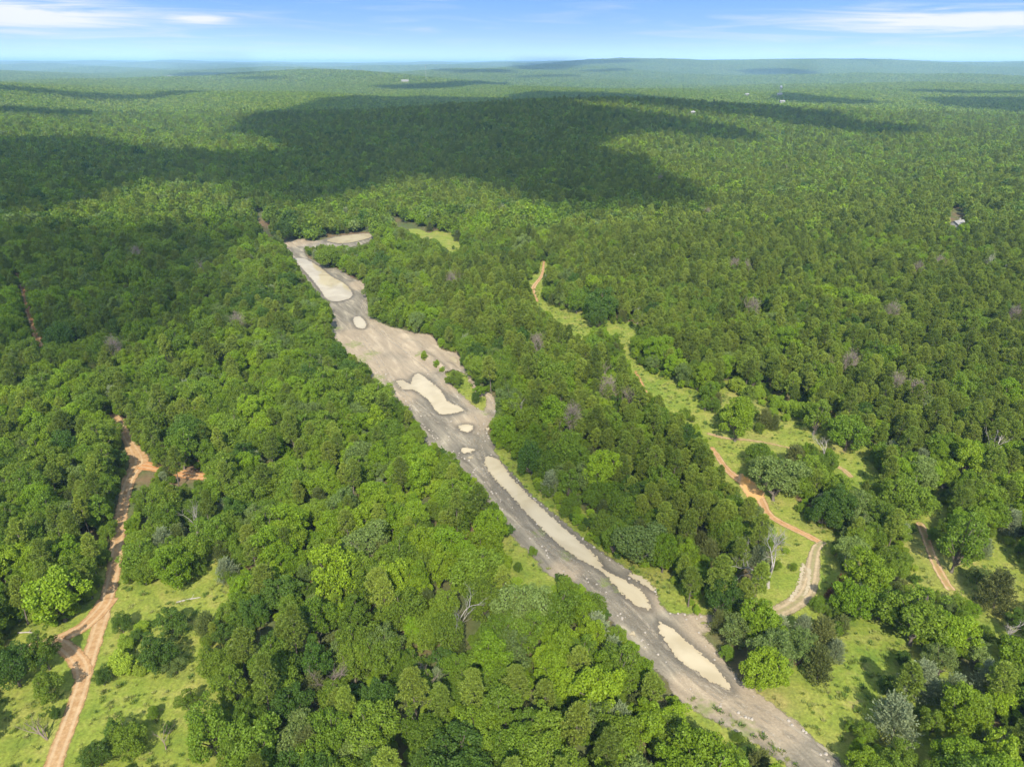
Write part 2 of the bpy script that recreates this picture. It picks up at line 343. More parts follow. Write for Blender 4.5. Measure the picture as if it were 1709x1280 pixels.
def ground_nodes(t, kind):
    """base colour and bump height of each kind of ground, in metres of world space"""
    g = t.nodes.new('ShaderNodeNewGeometry'); P = g.outputs['Position']
    def nz(scale, det=5.0, rough=0.55, dist=0.0, vec=None):
        n = N(t, 'ShaderNodeTexNoise', i_Scale=scale, i_Detail=det, i_Roughness=rough, i_Distortion=dist); t.links.new(vec or P, n.inputs[0]); return n.outputs[0]
    if kind == 'grass':
        big = nz(0.035, 4); mid = nz(0.22, 5, 0.6); fine = nz(1.6, 5, 0.7)
        a = ramp(t, big, [(0.30,(0.145,0.205,0.026)),(0.46,(0.210,0.248,0.036)),(0.57,(0.262,0.260,0.054)),(0.66,(0.280,0.225,0.085))])
        b = ramp(t, mid, [(0.32,(0.100,0.175,0.020)),(0.50,(0.220,0.270,0.036)),(0.66,(0.350,0.325,0.085))])
        c = mixc(t, 0.55, a, b)
        m = maprange(t, fine, 0.28, 0.72, 0.50, 1.25, False)
        sc = t.nodes.new('ShaderNodeVectorMath'); sc.operation = 'SCALE'; t.links.new(c, sc.inputs[0]); t.links.new(m, sc.inputs[3])
        bare = maprange(t, nz(0.11, 4, 0.6, 0.4), 0.66, 0.74)
        return mixc(t, M_(t, 'MULTIPLY', bare, 0.8), sc.outputs[0], (0.27,0.19,0.105)), fine, 0.5
    if kind == 'floor':
        big = nz(0.05, 4); fine = nz(0.9, 6, 0.7)
        c = ramp(t, big, [(0.35,(0.075,0.105,0.030)),(0.52,(0.115,0.110,0.042)),(0.68,(0.185,0.110,0.066))])
        m = maprange(t, fine, 0.25, 0.75, 0.6, 1.35, False)
        sc = t.nodes.new('ShaderNodeVectorMath'); sc.operation = 'SCALE'; t.links.new(c, sc.inputs[0]); t.links.new(m, sc.inputs[3])
        return sc.outputs[0], fine, 0.4
    if kind == 'gravel':
        # streaks drawn out along the strip by water and wheels
        mp = N(t, 'ShaderNodeMapping', vector_type='TEXTURE'); mp.inputs['Rotation'].default_value = (0, 0, attr_rot); mp.inputs['Scale'].default_value = (1.0, 6.0, 1.0)
        t.links.new(P, mp.inputs[0])
        st_ = nz(0.42, 6, 0.6, 0.5, mp.outputs[0]); big = nz(0.045, 5, 0.55); fine = nz(2.2, 5, 0.75); sp = nz(0.6, 3)
        grey = ramp(t, st_, [(0.30,(0.120,0.103,0.078)),(0.45,(0.180,0.157,0.118)),(0.56,(0.245,0.212,0.158)),(0.70,(0.40,0.345,0.25))])
        tan_ = ramp(t, st_, [(0.30,(0.250,0.200,0.140)),(0.55,(0.345,0.275,0.190)),(0.72,(0.46,0.375,0.26))])
        tn = M_(t, 'MAXIMUM', attr(t, 'tan'), 0.0)
        tmix = maprange(t, M_(t, 'ADD', M_(t, 'MULTIPLY', big, 0.9), tn), 0.62, 1.1)
        c = mixc(t, tmix, grey, tan_)
        wet = attr(t, 'wet')
        wetf = maprange(t, M_(t, 'ADD', wet, M_(t, 'MULTIPLY', st_, 0.5)), 0.55, 1.15)
        c = mixc(t, M_(t, 'MULTIPLY', wetf, 0.72), c, (0.100,0.088,0.070))
        m = maprange(t, fine, 0.2, 0.8, 0.74, 1.25, False)
        sc = t.nodes.new('ShaderNodeVectorMath'); sc.operation = 'SCALE'; t.links.new(c, sc.inputs[0]); t.links.new(m, sc.inputs[3])
        c = sc.outputs[0]
        stone = maprange(t, nz(3.1, 2), 0.72, 0.76)
        c = mixc(t, M_(t, 'MULTIPLY', stone, 0.6), c, (0.52,0.47,0.40))
        gr = M_(t, 'ADD', attr(t, 'green'), M_(t, 'MULTIPLY', sp, 0.7))
        c = mixc(t, M_(t, 'MULTIPLY', maprange(t, gr, 0.72, 0.98), 0.8), c, (0.17,0.205,0.05))
        return c, fine, 0.6
    if kind == 'dirt':
        big = nz(0.06, 4); mid = nz(0.8, 5, 0.65); fine = nz(2.6, 5, 0.75)
        a = ramp(t, mid, [(0.30,(0.285,0.180,0.085)),(0.50,(0.37,0.250,0.125)),(0.68,(0.46,0.335,0.19))])
        b = ramp(t, mid, [(0.30,(0.37,0.150,0.052)),(0.50,(0.45,0.200,0.070)),(0.68,(0.50,0.26,0.105))])
        c = mixc(t, M_(t, 'MAXIMUM', attr(t, 'red'), 0.0), a, b)
        pl_ = ramp(t, mid, [(0.30,(0.20,0.185,0.085)),(0.50,(0.29,0.235,0.145)),(0.68,(0.38,0.31,0.20))])
        c = mixc(t, M_(t, 'MAXIMUM', M_(t, 'MULTIPLY', attr(t, 'red'), -1.0), 0.0), c, pl_)
        # pale wheel lines and a duller crown between them
        u = M_(t, 'ABSOLUTE', attr(t, 'u'))
        rut = M_(t, 'SUBTRACT', 1.0, maprange(t, M_(t, 'ABSOLUTE', M_(t, 'SUBTRACT', u, 0.75)), 0.08, 0.38))
        c = mixc(t, M_(t, 'MULTIPLY', M_(t, 'MULTIPLY', rut, maprange(t, big, 0.3, 0.6, 0.3, 1.0)), 0.55), c, (0.52,0.39,0.24))
        cr = M_(t, 'MULTIPLY', M_(t, 'SUBTRACT', 1.0, maprange(t, u, 0.15, 0.55)), attr(t, 'crown'))
        cr = M_(t, 'MULTIPLY', cr, maprange(t, mid, 0.35, 0.55))
        c = mixc(t, M_(t, 'MULTIPLY', cr, 0.75), c, (0.22,0.23,0.07))
        m = maprange(t, fine, 0.2, 0.8, 0.80, 1.2, False)
        sc = t.nodes.new('ShaderNodeVectorMath'); sc.operation = 'SCALE'; t.links.new(c, sc.inputs[0]); t.links.new(m, sc.inputs[3])
        return sc.outputs[0], fine, 0.4
    if kind == 'paddle':
        mid = nz(0.25, 4, 0.5, 0.6)
        return ramp(t, mid, [(0.3,(0.50,0.225,0.055)),(0.6,(0.60,0.29,0.075))]), mid, 0.05
attr_rot = math.radians(29)
def ground_mat(name, kind, edge=True, soft=0.5, amp=1.6, rough=0.95):
    m, t = mat(name)
    c, h, bs = ground_nodes(t, kind)
    p = t.nodes.new('ShaderNodeBsdfPrincipled'); t.links.new(c, p.inputs['Base Color'])
    p.inputs['Roughness'].default_value = rough; p.inputs['Specular IOR Level'].default_value = 0.2
    b = N(t, 'ShaderNodeBump', i_Strength=bs, i_Distance=0.25); t.links.new(h, b.inputs['Height']); t.links.new(b.outputs[0], p.inputs['Normal'])
    o = t.nodes.new('ShaderNodeOutputMaterial')
    if edge:   # ragged margin: the sheet breaks up into what lies under it
        g = t.nodes.new('ShaderNodeNewGeometry')
        n = N(t, 'ShaderNodeTexNoise', i_Scale=0.7, i_Detail=6.0, i_Roughness=0.65); t.links.new(g.outputs['Position'], n.inputs[0])
        e = M_(t, 'ADD', attr(t, 'd'), M_(t, 'MULTIPLY', M_(t, 'SUBTRACT', n.outputs[0], 0.5), amp*2))
        f = maprange(t, e, -soft, soft)
        tr = t.nodes.new('ShaderNodeBsdfTransparent'); mx = t.nodes.new('ShaderNodeMixShader')
        t.links.new(f, mx.inputs[0]); t.links.new(tr.outputs[0], mx.inputs[1]); t.links.new(p.outputs[0], mx.inputs[2])
        t.links.new(mx.outputs[0], o.inputs[0])
    else: t.links.new(p.outputs[0], o.inputs[0])
    return m
M_FLOOR = ground_mat('forest_floor', 'floor', edge=False)
M_GRASS = ground_mat('meadow_grass', 'grass', soft=0.6, amp=2.2)
M_GRAVEL = ground_mat('gravel', 'gravel', soft=0.35, amp=1.5)
M_DIRT = ground_mat('red_dirt', 'dirt', soft=0.25, amp=0.55)
def puddle_mat(name, a, b):
    m, t = mat(name)
    g = t.nodes.new('ShaderNodeNewGeometry')
    n = N(t, 'ShaderNodeTexNoise', i_Scale=0.09, i_Detail=3.0, i_Distortion=0.8); t.links.new(g.outputs['Position'], n.inputs[0])
    c = mixc(t, maprange(t, n.outputs[0], 0.35, 0.68), a, b)
    e = M_(t, 'SUBTRACT', 1.0, maprange(t, attr(t, 'd'), 0.0, 0.9))
    c = mixc(t, M_(t, 'MULTIPLY', e, 0.35), c, (0.40,0.31,0.19))
    p = t.nodes.new('ShaderNodeBsdfPrincipled'); t.links.new(c, p.inputs['Base Color'])
    p.inputs['Roughness'].default_value = 0.08; p.inputs['IOR'].default_value = 1.33
    n2 = N(t, 'ShaderNodeTexNoise', i_Scale=2.4, i_Detail=3.0); t.links.new(g.outputs['Position'], n2.inputs[0])
    bm = N(t, 'ShaderNodeBump', i_Strength=0.12, i_Distance=0.05); t.links.new(n2.outputs[0], bm.inputs['Height']); t.links.new(bm.outputs[0], p.inputs['Normal'])
    g2 = t.nodes.new('ShaderNodeNewGeometry')
    n3 = N(t, 'ShaderNodeTexNoise', i_Scale=1.3, i_Detail=5.0, i_Roughness=0.6); t.links.new(g2.outputs['Position'], n3.inputs[0])
    ee = M_(t, 'ADD', attr(t, 'd'), M_(t, 'MULTIPLY', M_(t, 'SUBTRACT', n3.outputs[0], 0.5), 2.4))
    f = maprange(t, ee, -0.06, 0.06)
    tr = t.nodes.new('ShaderNodeBsdfTransparent'); mx = t.nodes.new('ShaderNodeMixShader')
    t.links.new(f, mx.inputs[0]); t.links.new(tr.outputs[0], mx.inputs[1]); t.links.new(p.outputs[0], mx.inputs[2])
    o = t.nodes.new('ShaderNodeOutputMaterial'); t.links.new(mx.outputs[0], o.inputs[0])
    return m
M_PUD = puddle_mat('muddy_water', (0.480,0.405,0.275), (0.385,0.318,0.205))
M_PUDO = puddle_mat('orange_water', (0.66,0.31,0.07), (0.62,0.36,0.14))

# ---------------------------------------------------------------- the ground sheet
def sheet():
    ys = np.concatenate([np.arange(-160, 600, 8.0), np.geomspace(600, 42000, 420)])
    t = np.linspace(-1, 1, 421)
    X = t[None, :]*(260 + 1.05*np.maximum(ys, 0))[:, None]; Y = np.repeat(ys[:, None], len(t), 1)
    Z = hgt(X, Y)
    V = np.stack([X, Y, Z], -1).reshape(-1, 3); nx = len(t); ny = len(ys)
    i = np.arange(ny-1)[:, None]*nx + np.arange(nx-1)[None]
    F = np.stack([i, i+1, i+nx+1, i+nx], -1).reshape(-1, 4)
    o = link('ground', new_mesh('ground', V, F, [M_FLOOR], smooth=True))
    tag(o, 'brown and green forest floor seen in gaps between the trees', 'ground', kind='structure')
sheet()

def cells(poly_list, cell, margin, z, extra=None, mats=None, name='patch', cut=None, grow=0.0):
    """a sheet of small cells that covers an outline; attribute d = metres inside the edge"""
    allp = np.vstack([np.asarray(p) for p in poly_list])
    x0, y0 = allp.min(0)-margin-grow-cell; x1, y1 = allp.max(0)+margin+grow+cell
    xs = np.arange(x0, x1, cell); ys = np.arange(y0, y1, cell)
    X, Y = np.meshgrid(xs, ys)
    d = np.full(X.shape, -1e9)
    for p in poly_list:
        s = segdist(p, X, Y); d = np.maximum(d, np.where(inside(p, X, Y), s, -s))
    if cut is not None:
        for p in cut:
            s = segdist(p, X, Y); d = np.minimum(d, -np.where(inside(p, X, Y), s, -s))
    d = d + grow
    keepv = d > -margin
    kc = keepv[:-1, :-1] & keepv[1:, :-1] & keepv[:-1, 1:] & keepv[1:, 1:]
    nx = len(xs)
    iy, ix = np.nonzero(kc); i = iy*nx+ix
    F = np.stack([i, i+1, i+nx+1, i+nx], -1)
    used, inv = np.unique(F, return_inverse=True); F = inv.reshape(-1, 4)
    x = X.ravel()[used]; y = Y.ravel()[used]
    V = np.stack([x, y, hgt(x, y)+z], -1)
    at_ = {'d': ('FLOAT', d.ravel()[used])}
    if extra:
        for k, fn in extra.items(): at_[k] = ('FLOAT', fn(x, y))
    if 'dz' in at_: V[:, 2] += at_.pop('dz')[1]
    return new_mesh(name, V, F, mats, attrs=at_, smooth=True)

def G(px): return at([p[0] for p in px], [p[1] for p in px])
def near_side(g, s=7.0):     # the ground goes on under the crowns that lean over its near edge
    return [g, g + np.array([0, -s*0.5]), g + np.array([0, -s])]
g_grav = smooth_closed(G(GRAVEL), 3); g_mound = G(GREENMOUND); g_pad = G(FARPAD)
g_pud = [(n, smooth_closed(G(p), 5)) for n, p in PUDDLES]
def wet_fn(x, y):
    w = np.full(x.shape, 1e9)
    for n, p in g_pud:
        if n in ('small', 'dab', 'dab2', 'f'): continue
        w = np.minimum(w, segdist(p, x, y))
    return np.exp(-w/2.3)
tanspots = [(*at(px, py)[0], r) for px, py, r in [(735,590,22),(715,575,20),(770,640,9),(610,560,14),(600,590,12),(640,615,14),(665,565,14),(604,476,9),(820,670,9),(800,705,9),(660,665,9),(1210,1060,9),(1190,1040,9),(1290,1190,8),(1180,1165,5),(1085,1000,5),(940,955,4),(1150,1150,4),(490,405,14),(630,545,14)]]
def tan_fn(x, y):
    v = np.zeros(x.shape)
    for a, b, r in tanspots: v = np.maximum(v, np.exp(-((x-a)**2+(y-b)**2)/(r*r)))
    return v*0.85
greens = [(*at(px, py)[0], r) for px, py, r in [(590,575,7),(600,600,7),(630,630,6),(620,590,6),(705,594,5),(560,548,5),(650,640,4),(900,890,3),(945,925,3.5),(1035,985,3),(1010,972,3),(812,690,3),(1175,1180,4),(1240,1215,4)]]
def green_fn(x, y):
    v = np.zeros(x.shape)
    for a, b, r in greens: v = np.maximum(v, np.exp(-((x-a)**2+(y-b)**2)/(r*r)))
    return v*0.55
heaps = [(*at(px, py)[0], rx, ry, h) for px, py, rx, ry, h in [(707,597,2.2,4.5,1.3),(728,612,2.0,5,1.5),(737,618,1.8,4.5,1.3),(690,575,2.2,5,1.2),(750,612,2,4,1.0),(675,560,2,4,.9),(720,600,2,5,.9),(700,585,2,5,1.0),(735,628,2,3,1.0),(775,600,2,2,.8)]]
def dz_fn(x, y):
    z = 0.03*wob(x, y, 1.6, 1.0)
    for a, b, rx, ry, h in heaps:
        u = (x-a)*math.cos(.6)+(y-b)*math.sin(.6); v = -(x-a)*math.sin(.6)+(y-b)*math.cos(.6)
        z = z + h*np.exp(-(u/rx)**2-(v/ry)**2)
    return np.maximum(z, -0.03)
me = cells([g_grav, g_grav+np.array([-1.0,-2.5]), g_pad, g_pad+np.array([0,-6.0])], 0.8, 3.0, 0.09, {'wet': wet_fn, 'tan': tan_fn, 'green': green_fn, 'dz': dz_fn}, [M_GRAVEL], 'gravel_strip', cut=[g_mound])
tag(link('gravel_strip', me), 'long bare grey gravel strip running diagonally through the woods', 'gravel strip', kind='structure')

opens = [('OPEN_W', OPEN_W), ('OPEN_E', OPEN_E), ('OPEN_A', OPEN_A), ('OPEN_B', OPEN_B), ('OPEN_C', OPEN_C), ('OPEN_D', OPEN_D), ('OPEN_F', OPEN_F), ('OPEN_G', OPEN_G), ('VERGE', VERGE), ('VERGE_L', VERGE_L), ('GREENMOUND', GREENMOUND)]
gopen = {n: G(p) for n, p in opens}
mlab = {'OPEN_W': 'yellow-green grass on the left side of the red dirt road', 'OPEN_E': 'grassy clearing with scattered bushes right of the red dirt road',
        'OPEN_A': 'long grass clearing winding beside the orange dirt track', 'OPEN_B': 'small grass opening between trees right of the big round oak',
        'OPEN_C': 'sunny grass field with a curving two-wheel track at the right edge', 'OPEN_D': 'grassy clearing beside the near end of the gravel strip',
        'OPEN_F': 'narrow grass patch on the left of the near gravel road', 'OPEN_G': 'bright grass glade far up beyond the gravel strip',
        'VERGE': 'shaded grass verge along the right side of the long puddle', 'VERGE_L': 'small grass patch left of the long puddle', 'GREENMOUND': 'weedy green patch beside the curved end of the gravel'}
for k, (n, g) in enumerate(gopen.items()):
    me = cells(near_side(g, 9.0 if n not in ('GREENMOUND', 'VERGE', 'VERGE_L') else 1.0), 1.0, 3.0, 0.04+0.002*k, None, [M_GRASS], 'meadow', grow=0.5 if n == 'GREENMOUND' else (2.5 if n in ('OPEN_F',) else 5.5))
    tag(link('meadow', me), mlab[n], 'meadow', kind='structure')

def ribbon(px, half, z, name, label, red=0.2, crown=0.0, cat='dirt road', cell=0.4, ext=None):
    g = smooth_open(G(px), 1.2); n = len(g)
    t = np.gradient(g, axis=0); t /= np.linalg.norm(t, axis=1)[:, None]+1e-9; nn = np.stack([-t[:, 1], t[:, 0]], 1)
    hw = np.interp(np.linspace(0, 1, n), np.linspace(0, 1, len(half)), half)
    m = 1.6; k = 25; s = np.linspace(-1, 1, k)
    off = s[None]*(hw+m)[:, None]
    X = g[:, 0:1]+nn[:, 0:1]*off; Y = g[:, 1:2]+nn[:, 1:2]*off
    al_ = np.concatenate([[0], np.cumsum(np.linalg.norm(np.diff(g, axis=0), axis=1))]); en = np.minimum(al_, al_[-1]-al_)-0.8
    d = np.minimum(hw[:, None]-np.abs(off), en[:, None])
    V = np.stack([X, Y, hgt(X, Y)+z], -1).reshape(-1, 3)
    i = np.arange(n-1)[:, None]*k + np.arange(k-1)[None]
    F = np.stack([i, i+k, i+k+1, i+1], -1).reshape(-1, 4)
    F = F[:, ::-1]
    me = new_mesh(name, V, F, [M_DIRT], attrs={'d': ('FLOAT', d.ravel()), 'u': ('FLOAT', off.ravel()), 'red': ('FLOAT', np.full(d.size, red)), 'crown': ('FLOAT', np.full(d.size, crown))}, smooth=True)
    return tag(link(name, me), label, cat, kind='structure')
ribbon(ROAD_W, [1.40,1.38,1.35,1.35,1.38,1.4,1.5,1.45,1.4,1.4,1.8,2.5,1.8,1.5,1.4,1.4], 0.130, 'dirt_road', 'red dirt road running up the left edge of the woods', 0.25)
ribbon(SPUR_W, [1.2,1.3,1.4,1.5,1.8,2.2], 0.138, 'dirt_road', 'short red dirt spur branching left off the road', 0.35)
ribbon(SPUR_W2, [1.2,1.4,1.6,1.4], 0.146, 'dirt_road', 'second leg of the fork closing the small grass triangle', 0.35)
ribbon(SPUR_E, [2.2,1.8,1.6,1.6,1.6], 0.142, 'dirt_road', 'orange dirt spur heading right from the shaded junction', 0.8)
ribbon(TRACK_L, [1.3,1.3,1.3,1.3], 0.13, 'dirt_track', 'dark red track in the shaded woods at far left', 0.7, cat='dirt track')
ribbon(TRACK_A, [0.6,0.8,0.9,1.4,1.5,1.1,0.95,0.95,0.95], 0.134, 'dirt_track', 'orange dirt track through the grass past the orange puddle', 0.45, cat='dirt track')
ribbon(TRACK_A2, [0.7,0.6,0.4,0.35,0.6,0.7], 0.128, 'dirt_track', 'faint brown wheel track across the grass above the big round oak', 0.1, 0.5, cat='dirt track')
ribbon(TRACK_B, [0.7,1.1,1.6,1.8,1.8,1.6,1.4,1.2], 0.150, 'dirt_track', 'curved muddy track with wet wheel ruts beside the white dead tree', -0.8, 0.7, cat='dirt track')
ribbon(TRACK_C, [0.9,0.95,0.9,0.9,0.9,0.9,0.9], 0.132, 'dirt_track', 'two-wheel dirt track curving through the grass at the right edge', 0.3, 0.9, cat='dirt track')
ribbon(TRACK_TOP, [0.5,0.7,1.1,0.6], 0.136, 'dirt_track', 'pinkish bare dirt track in the narrow far grass strip', 0.3, cat='dirt track')
ribbon(TRACK_MID, [0.4,0.6,0.4], 0.137, 'dirt_track', 'short orange bare track at the pine edge halfway along the grass', 0.6, cat='dirt track')

mW, t = mat('wheel_lines')
mid_ = N(t, 'ShaderNodeTexNoise', i_Scale=0.35, i_Detail=5.0); g_ = t.nodes.new('ShaderNodeNewGeometry'); t.links.new(g_.outputs['Position'], mid_.inputs[0])
u_ = M_(t, 'ABSOLUTE', attr(t, 'u')); rt = M_(t, 'SUBTRACT', 1.0, maprange(t, M_(t, 'ABSOLUTE', M_(t, 'SUBTRACT', u_, 0.85)), 0.12, 0.5))
al = M_(t, 'MULTIPLY', M_(t, 'MULTIPLY', rt, maprange(t, mid_.outputs[0], 0.40, 0.60)), 0.6)
p_ = t.nodes.new('ShaderNodeBsdfDiffuse'); p_.inputs[0].default_value = (0.42, 0.36, 0.27, 1); tr = t.nodes.new('ShaderNodeBsdfTransparent'); mx = t.nodes.new('ShaderNodeMixShader')
t.links.new(al, mx.inputs[0]); t.links.new(tr.outputs[0], mx.inputs[1]); t.links.new(p_.outputs[0], mx.inputs[2]); o_ = t.nodes.new('ShaderNodeOutputMaterial'); t.links.new(mx.outputs[0], o_.inputs[0])
for lab, pts in (('pale wheel marks running the length of the grey gravel', [(1400,1275),(1300,1208),(1200,1152),(1120,1098),(1060,1030),(985,962),(905,905),(855,850),(812,795),(780,740),(738,706),(700,680),(655,640),(630,600),(600,560)]),
                 ('second pale wheel marks crossing the gravel beside the first', [(1345,1262),(1270,1205),(1185,1150),(1110,1085),(1040,1020),(960,950),(880,880),(825,812),(800,750),(790,700),(760,668),(720,620),(670,580),(625,545),(600,500)]),
                 ('wheel marks curving from the gravel to the curved end', [(795,755),(806,725),(818,700),(825,680),(818,662)])):
    ob = ribbon(pts, [1.2, 1.2], 0.19, 'wheel_marks', lab, cat='wheel marks'); ob.data.materials.clear(); ob.data.materials.append(mW)

plab = {'far_a': 'big pale cream puddle at the far end of the gravel strip', 'b': 'small round cream puddle below the big far puddle', 'pad': 'thin pale mud pool on the far bare pad',
 'c': 'fish-shaped cream puddle in the middle of the gravel', 'd': 'small oval puddle below the fish-shaped puddle', 'e': 'tiny flat puddle above the top of the long puddle', 'f': 'tiniest puddle just above the top of the long puddle',
 'long': 'very long narrow tan puddle along the gravel strip', 'side': 'thin side puddle right of the lower end of the long puddle', 'near': 'spindle-shaped tan puddle nearest the bottom of the gravel strip',
 'small': 'small yellow puddle beneath the trees right of the spoil heaps', 'dab': 'tiny cream puddle left of the nearest puddle', 'dab2': 'tiny dab of water right of the small oval puddle'}
for n, g in g_pud:
    me = cells([g], 0.45, 1.4, 0.24, None, [M_PUD], 'puddle')
    tag(link('puddle', me), plab[n], 'puddle', kind='structure')
me = cells([smooth_closed(G(ORANGE), 4)], 0.4, 1.2, 0.165, None, [M_PUDO], 'puddle')
tag(link('puddle', me), 'bright orange puddle on the dirt track beside the big round oak', 'puddle', kind='structure')
for lab, pts in (('left water-filled wheel rut on the curved track', [(1340,942),(1338,960),(1334,975),(1326,992),(1318,1004)]), ('right water-filled wheel rut on the curved track', [(1349,950),(1350,965),(1347,980),(1343,995)])):
    o_ = smooth_open(G(pts), 1.0); t_ = np.gradient(o_, axis=0); t_ /= np.linalg.norm(t_, axis=1)[:, None]; n_ = np.stack([-t_[:, 1], t_[:, 0]], 1)*0.33
    me = cells([np.vstack([o_+n_, (o_-n_)[::-1]])], 0.2, 0.5, 0.175, None, [M_PUD], 'puddle')
    tag(link('puddle', me), lab, 'puddle', kind='structure')

# ---------------------------------------------------------------- leaves, needles and wood as numbers
def unit(v): return v/(np.linalg.norm(v, axis=-1, keepdims=True)+1e-9)
def leaf_quads(P, Nn, size, rng, aspect=1.0, along=None):
    """one irregular quad at each point, facing roughly Nn; along = long axis"""
    n = len(P); r = rng.normal(size=(n, 3))
    a = unit(along) if along is not None else unit(r - (r*Nn).sum(1, keepdims=True)*Nn)
    b = unit(np.cross(Nn, a)+1e-6*r)
    s = (size*rng.uniform(0.65, 1.35, n))[:, None] if np.isscalar(size) else (size*rng.uniform(0.7, 1.3, n))[:, None]
    a = a*s*aspect; b = b*s
    j = lambda: rng.uniform(0.55, 1.1, (n, 1))
    V = np.stack([P-a*j()*0.9, P-b*j()*0.8, P+a*j(), P+b*j()*0.8], 1)*1.0
    return V.reshape(-1, 3)
def tube(pts, rad, k=6):
    pts = np.asarray(pts, float); V = []; F = []
    for i, p in enumerate(pts):
        t = unit(pts[min(i+1, len(pts)-1)]-pts[max(i-1, 0)]); u = unit(np.cross(t, [0.3, 1, 0.2])); w = np.cross(t, u)
        for j in range(k):
            a = 2*PI*j/k; V.append(p+(u*math.cos(a)+w*math.sin(a))*rad[i])
    for i in range(len(pts)-1):
        for j in range(k):
            F.append((i*k+j, i*k+(j+1) % k, (i+1)*k+(j+1) % k, (i+1)*k+j))
    return np.array(V), np.array(F)
class Soup:
    def __init__(s): s.V = []; s.F = []; s.M = []; s.leaf = []; s.rnd = []; s.n = 0
    def add(s, V, F, mi, leaf=None, rnd=0.0):
        s.V.append(V); s.F.append(F+s.n); s.M.append(np.full(len(F), mi)); s.n += len(V)
        s.leaf.append(np.full(len(V), 0.5) if leaf is None else leaf); s.rnd.append(np.full(len(V), rnd) if np.isscalar(rnd) else rnd)
    def quads(s, V, mi, rng, rnd=0.0):
        n = len(V)//4; s.add(V, np.arange(4*n).reshape(n, 4), mi, np.repeat(rng.uniform(0, 1, n), 4), rnd)
    def arrays(s): return np.vstack(s.V), np.vstack(s.F), np.concatenate(s.M), np.concatenate(s.leaf), np.concatenate(s.rnd)
    def mesh(s, name, mats):
        V, F, M, lf, rn = s.arrays()
        return new_mesh(name, V, F, mats, M, {'leaf': ('FLOAT', lf), 'rnd': ('FLOAT', rn)})
def lobed_crown(S, rng, R, Hh, low, nl, per, size, mi=0, rnd=0.0, limb=True, flat=1.0):
    """broad crown: many small lobes of leaves round an uneven dome, with gaps between the lobes"""
    cz = low+(Hh-low)*0.46; rz = (Hh-low)*0.5
    C_ = []; rad = []
    ga = PI*(3-5**.5); ph = rng.uniform(0, 6.28, 3)
    for i in range(nl):
        t = (i+0.5)/nl; zz = 1-1.72*t; a = ga*i+rng.uniform(-.5, .5); q = math.sqrt(max(0, 1-zz*zz))
        k = rng.uniform(0.55, 0.98)*(1.0+0.17*math.sin(2*a+ph[0])+0.12*math.sin(3*a+ph[1]+2*zz))
        C_.append((R*k*q*math.cos(a), R*k*q*math.sin(a), cz+rz*zz*k*flat)); rad.append(R*rng.uniform(0.13, 0.35)*(1.0 if zz > -.2 else 0.9))
    C_.append((0, 0, cz)); rad.append(R*0.5)
    C_ = np.array(C_); rad = np.array(rad)
    for i in range(len(C_)):
        n = int(per*(rad[i]/(R*0.27))**2)
        d = unit(rng.normal(size=(n, 3))+np.array([0, 0, 0.2])); sh = rng.uniform(0.55, 1.15, n)**0.6
        bump = 1+0.22*np.sin(d[:, 0]*7+i)*np.sin(d[:, 1]*7+2*i)*np.sin(d[:, 2]*6+i*3)
        P = C_[i]+d*(rad[i]*sh*bump)[:, None]*np.array([1, 1, 0.9])
        D = np.linalg.norm((P[:, None]-C_[None]), axis=2)/rad[None]; D[:, i] = 9
        ok = D.min(1) > 0.72
        P = P[ok]; d = d[ok]
        if not len(P): continue
        nn = unit(d*0.7+rng.normal(size=(len(P), 3))*0.75+np.array([0, 0, 0.35]))
        S.quads(leaf_quads(P, nn, size, rng), mi, rng, rnd)
    if limb:
        for i in range(0, len(C_), 3):
            b = np.array([0, 0, low*0.6+0.5]); e = C_[i]; mdd = (b+e)/2+rng.normal(size=3)*0.25*R*0.3+np.array([0, 0, 0.3])
            V, F = tube([b, mdd, e, e+unit(e-b)*rad[i]*0.6], [0.13, 0.09, 0.05, 0.02], 4); S.add(V, F, 1, rnd=rnd)
def pine_crown(S, rng, R, Hh, per, size, mi=0, rnd=0.0, tufts=95, limb=True):
    """rounded open pine crown: separate cushions of upturned needles at the branch ends"""
    low = Hh*0.42
    for i in range(tufts):
        t = ((i+rng.uniform())/tufts)**0.8; z = low+(Hh-low)*t
        prof = math.sqrt(max(0.015, 1-t**1.9))*(0.62+0.38*min(1, t*3+0.2))
        a = i*2.399963+rng.uniform(-.5, .5); rr = R*prof*rng.uniform(0.45, 1.12); dr = np.array([math.cos(a), math.sin(a), 0.0])
        c = dr*rr+np.array([0, 0, z+rng.uniform(-.3, .3)]); cr = R*rng.uniform(0.17, 0.29)
        n = int(per*(cr/(R*0.23))**2)
        d = unit(rng.normal(size=(n, 3))+dr*0.35+np.array([0, 0, 0.75])); P = c+d*rng.uniform(0.35, 1.0, (n, 1))*cr*np.array([1.15, 1.15, 0.8])
        nn = unit(rng.normal(size=(n, 3))*0.8+np.array([0, 0, 0.7])); nn = unit(nn-(nn*d).sum(1, keepdims=True)*d*0.5)
        S.quads(leaf_quads(P, nn, size, rng, aspect=1.9, along=d), mi, rng, rnd)
        if limb and i % 4 == 0:
            V, F = tube([(0, 0, z-0.7), c-np.array([0, 0, 0.2])], [0.05, 0.02], 3); S.add(V, F, 1, rnd=rnd)
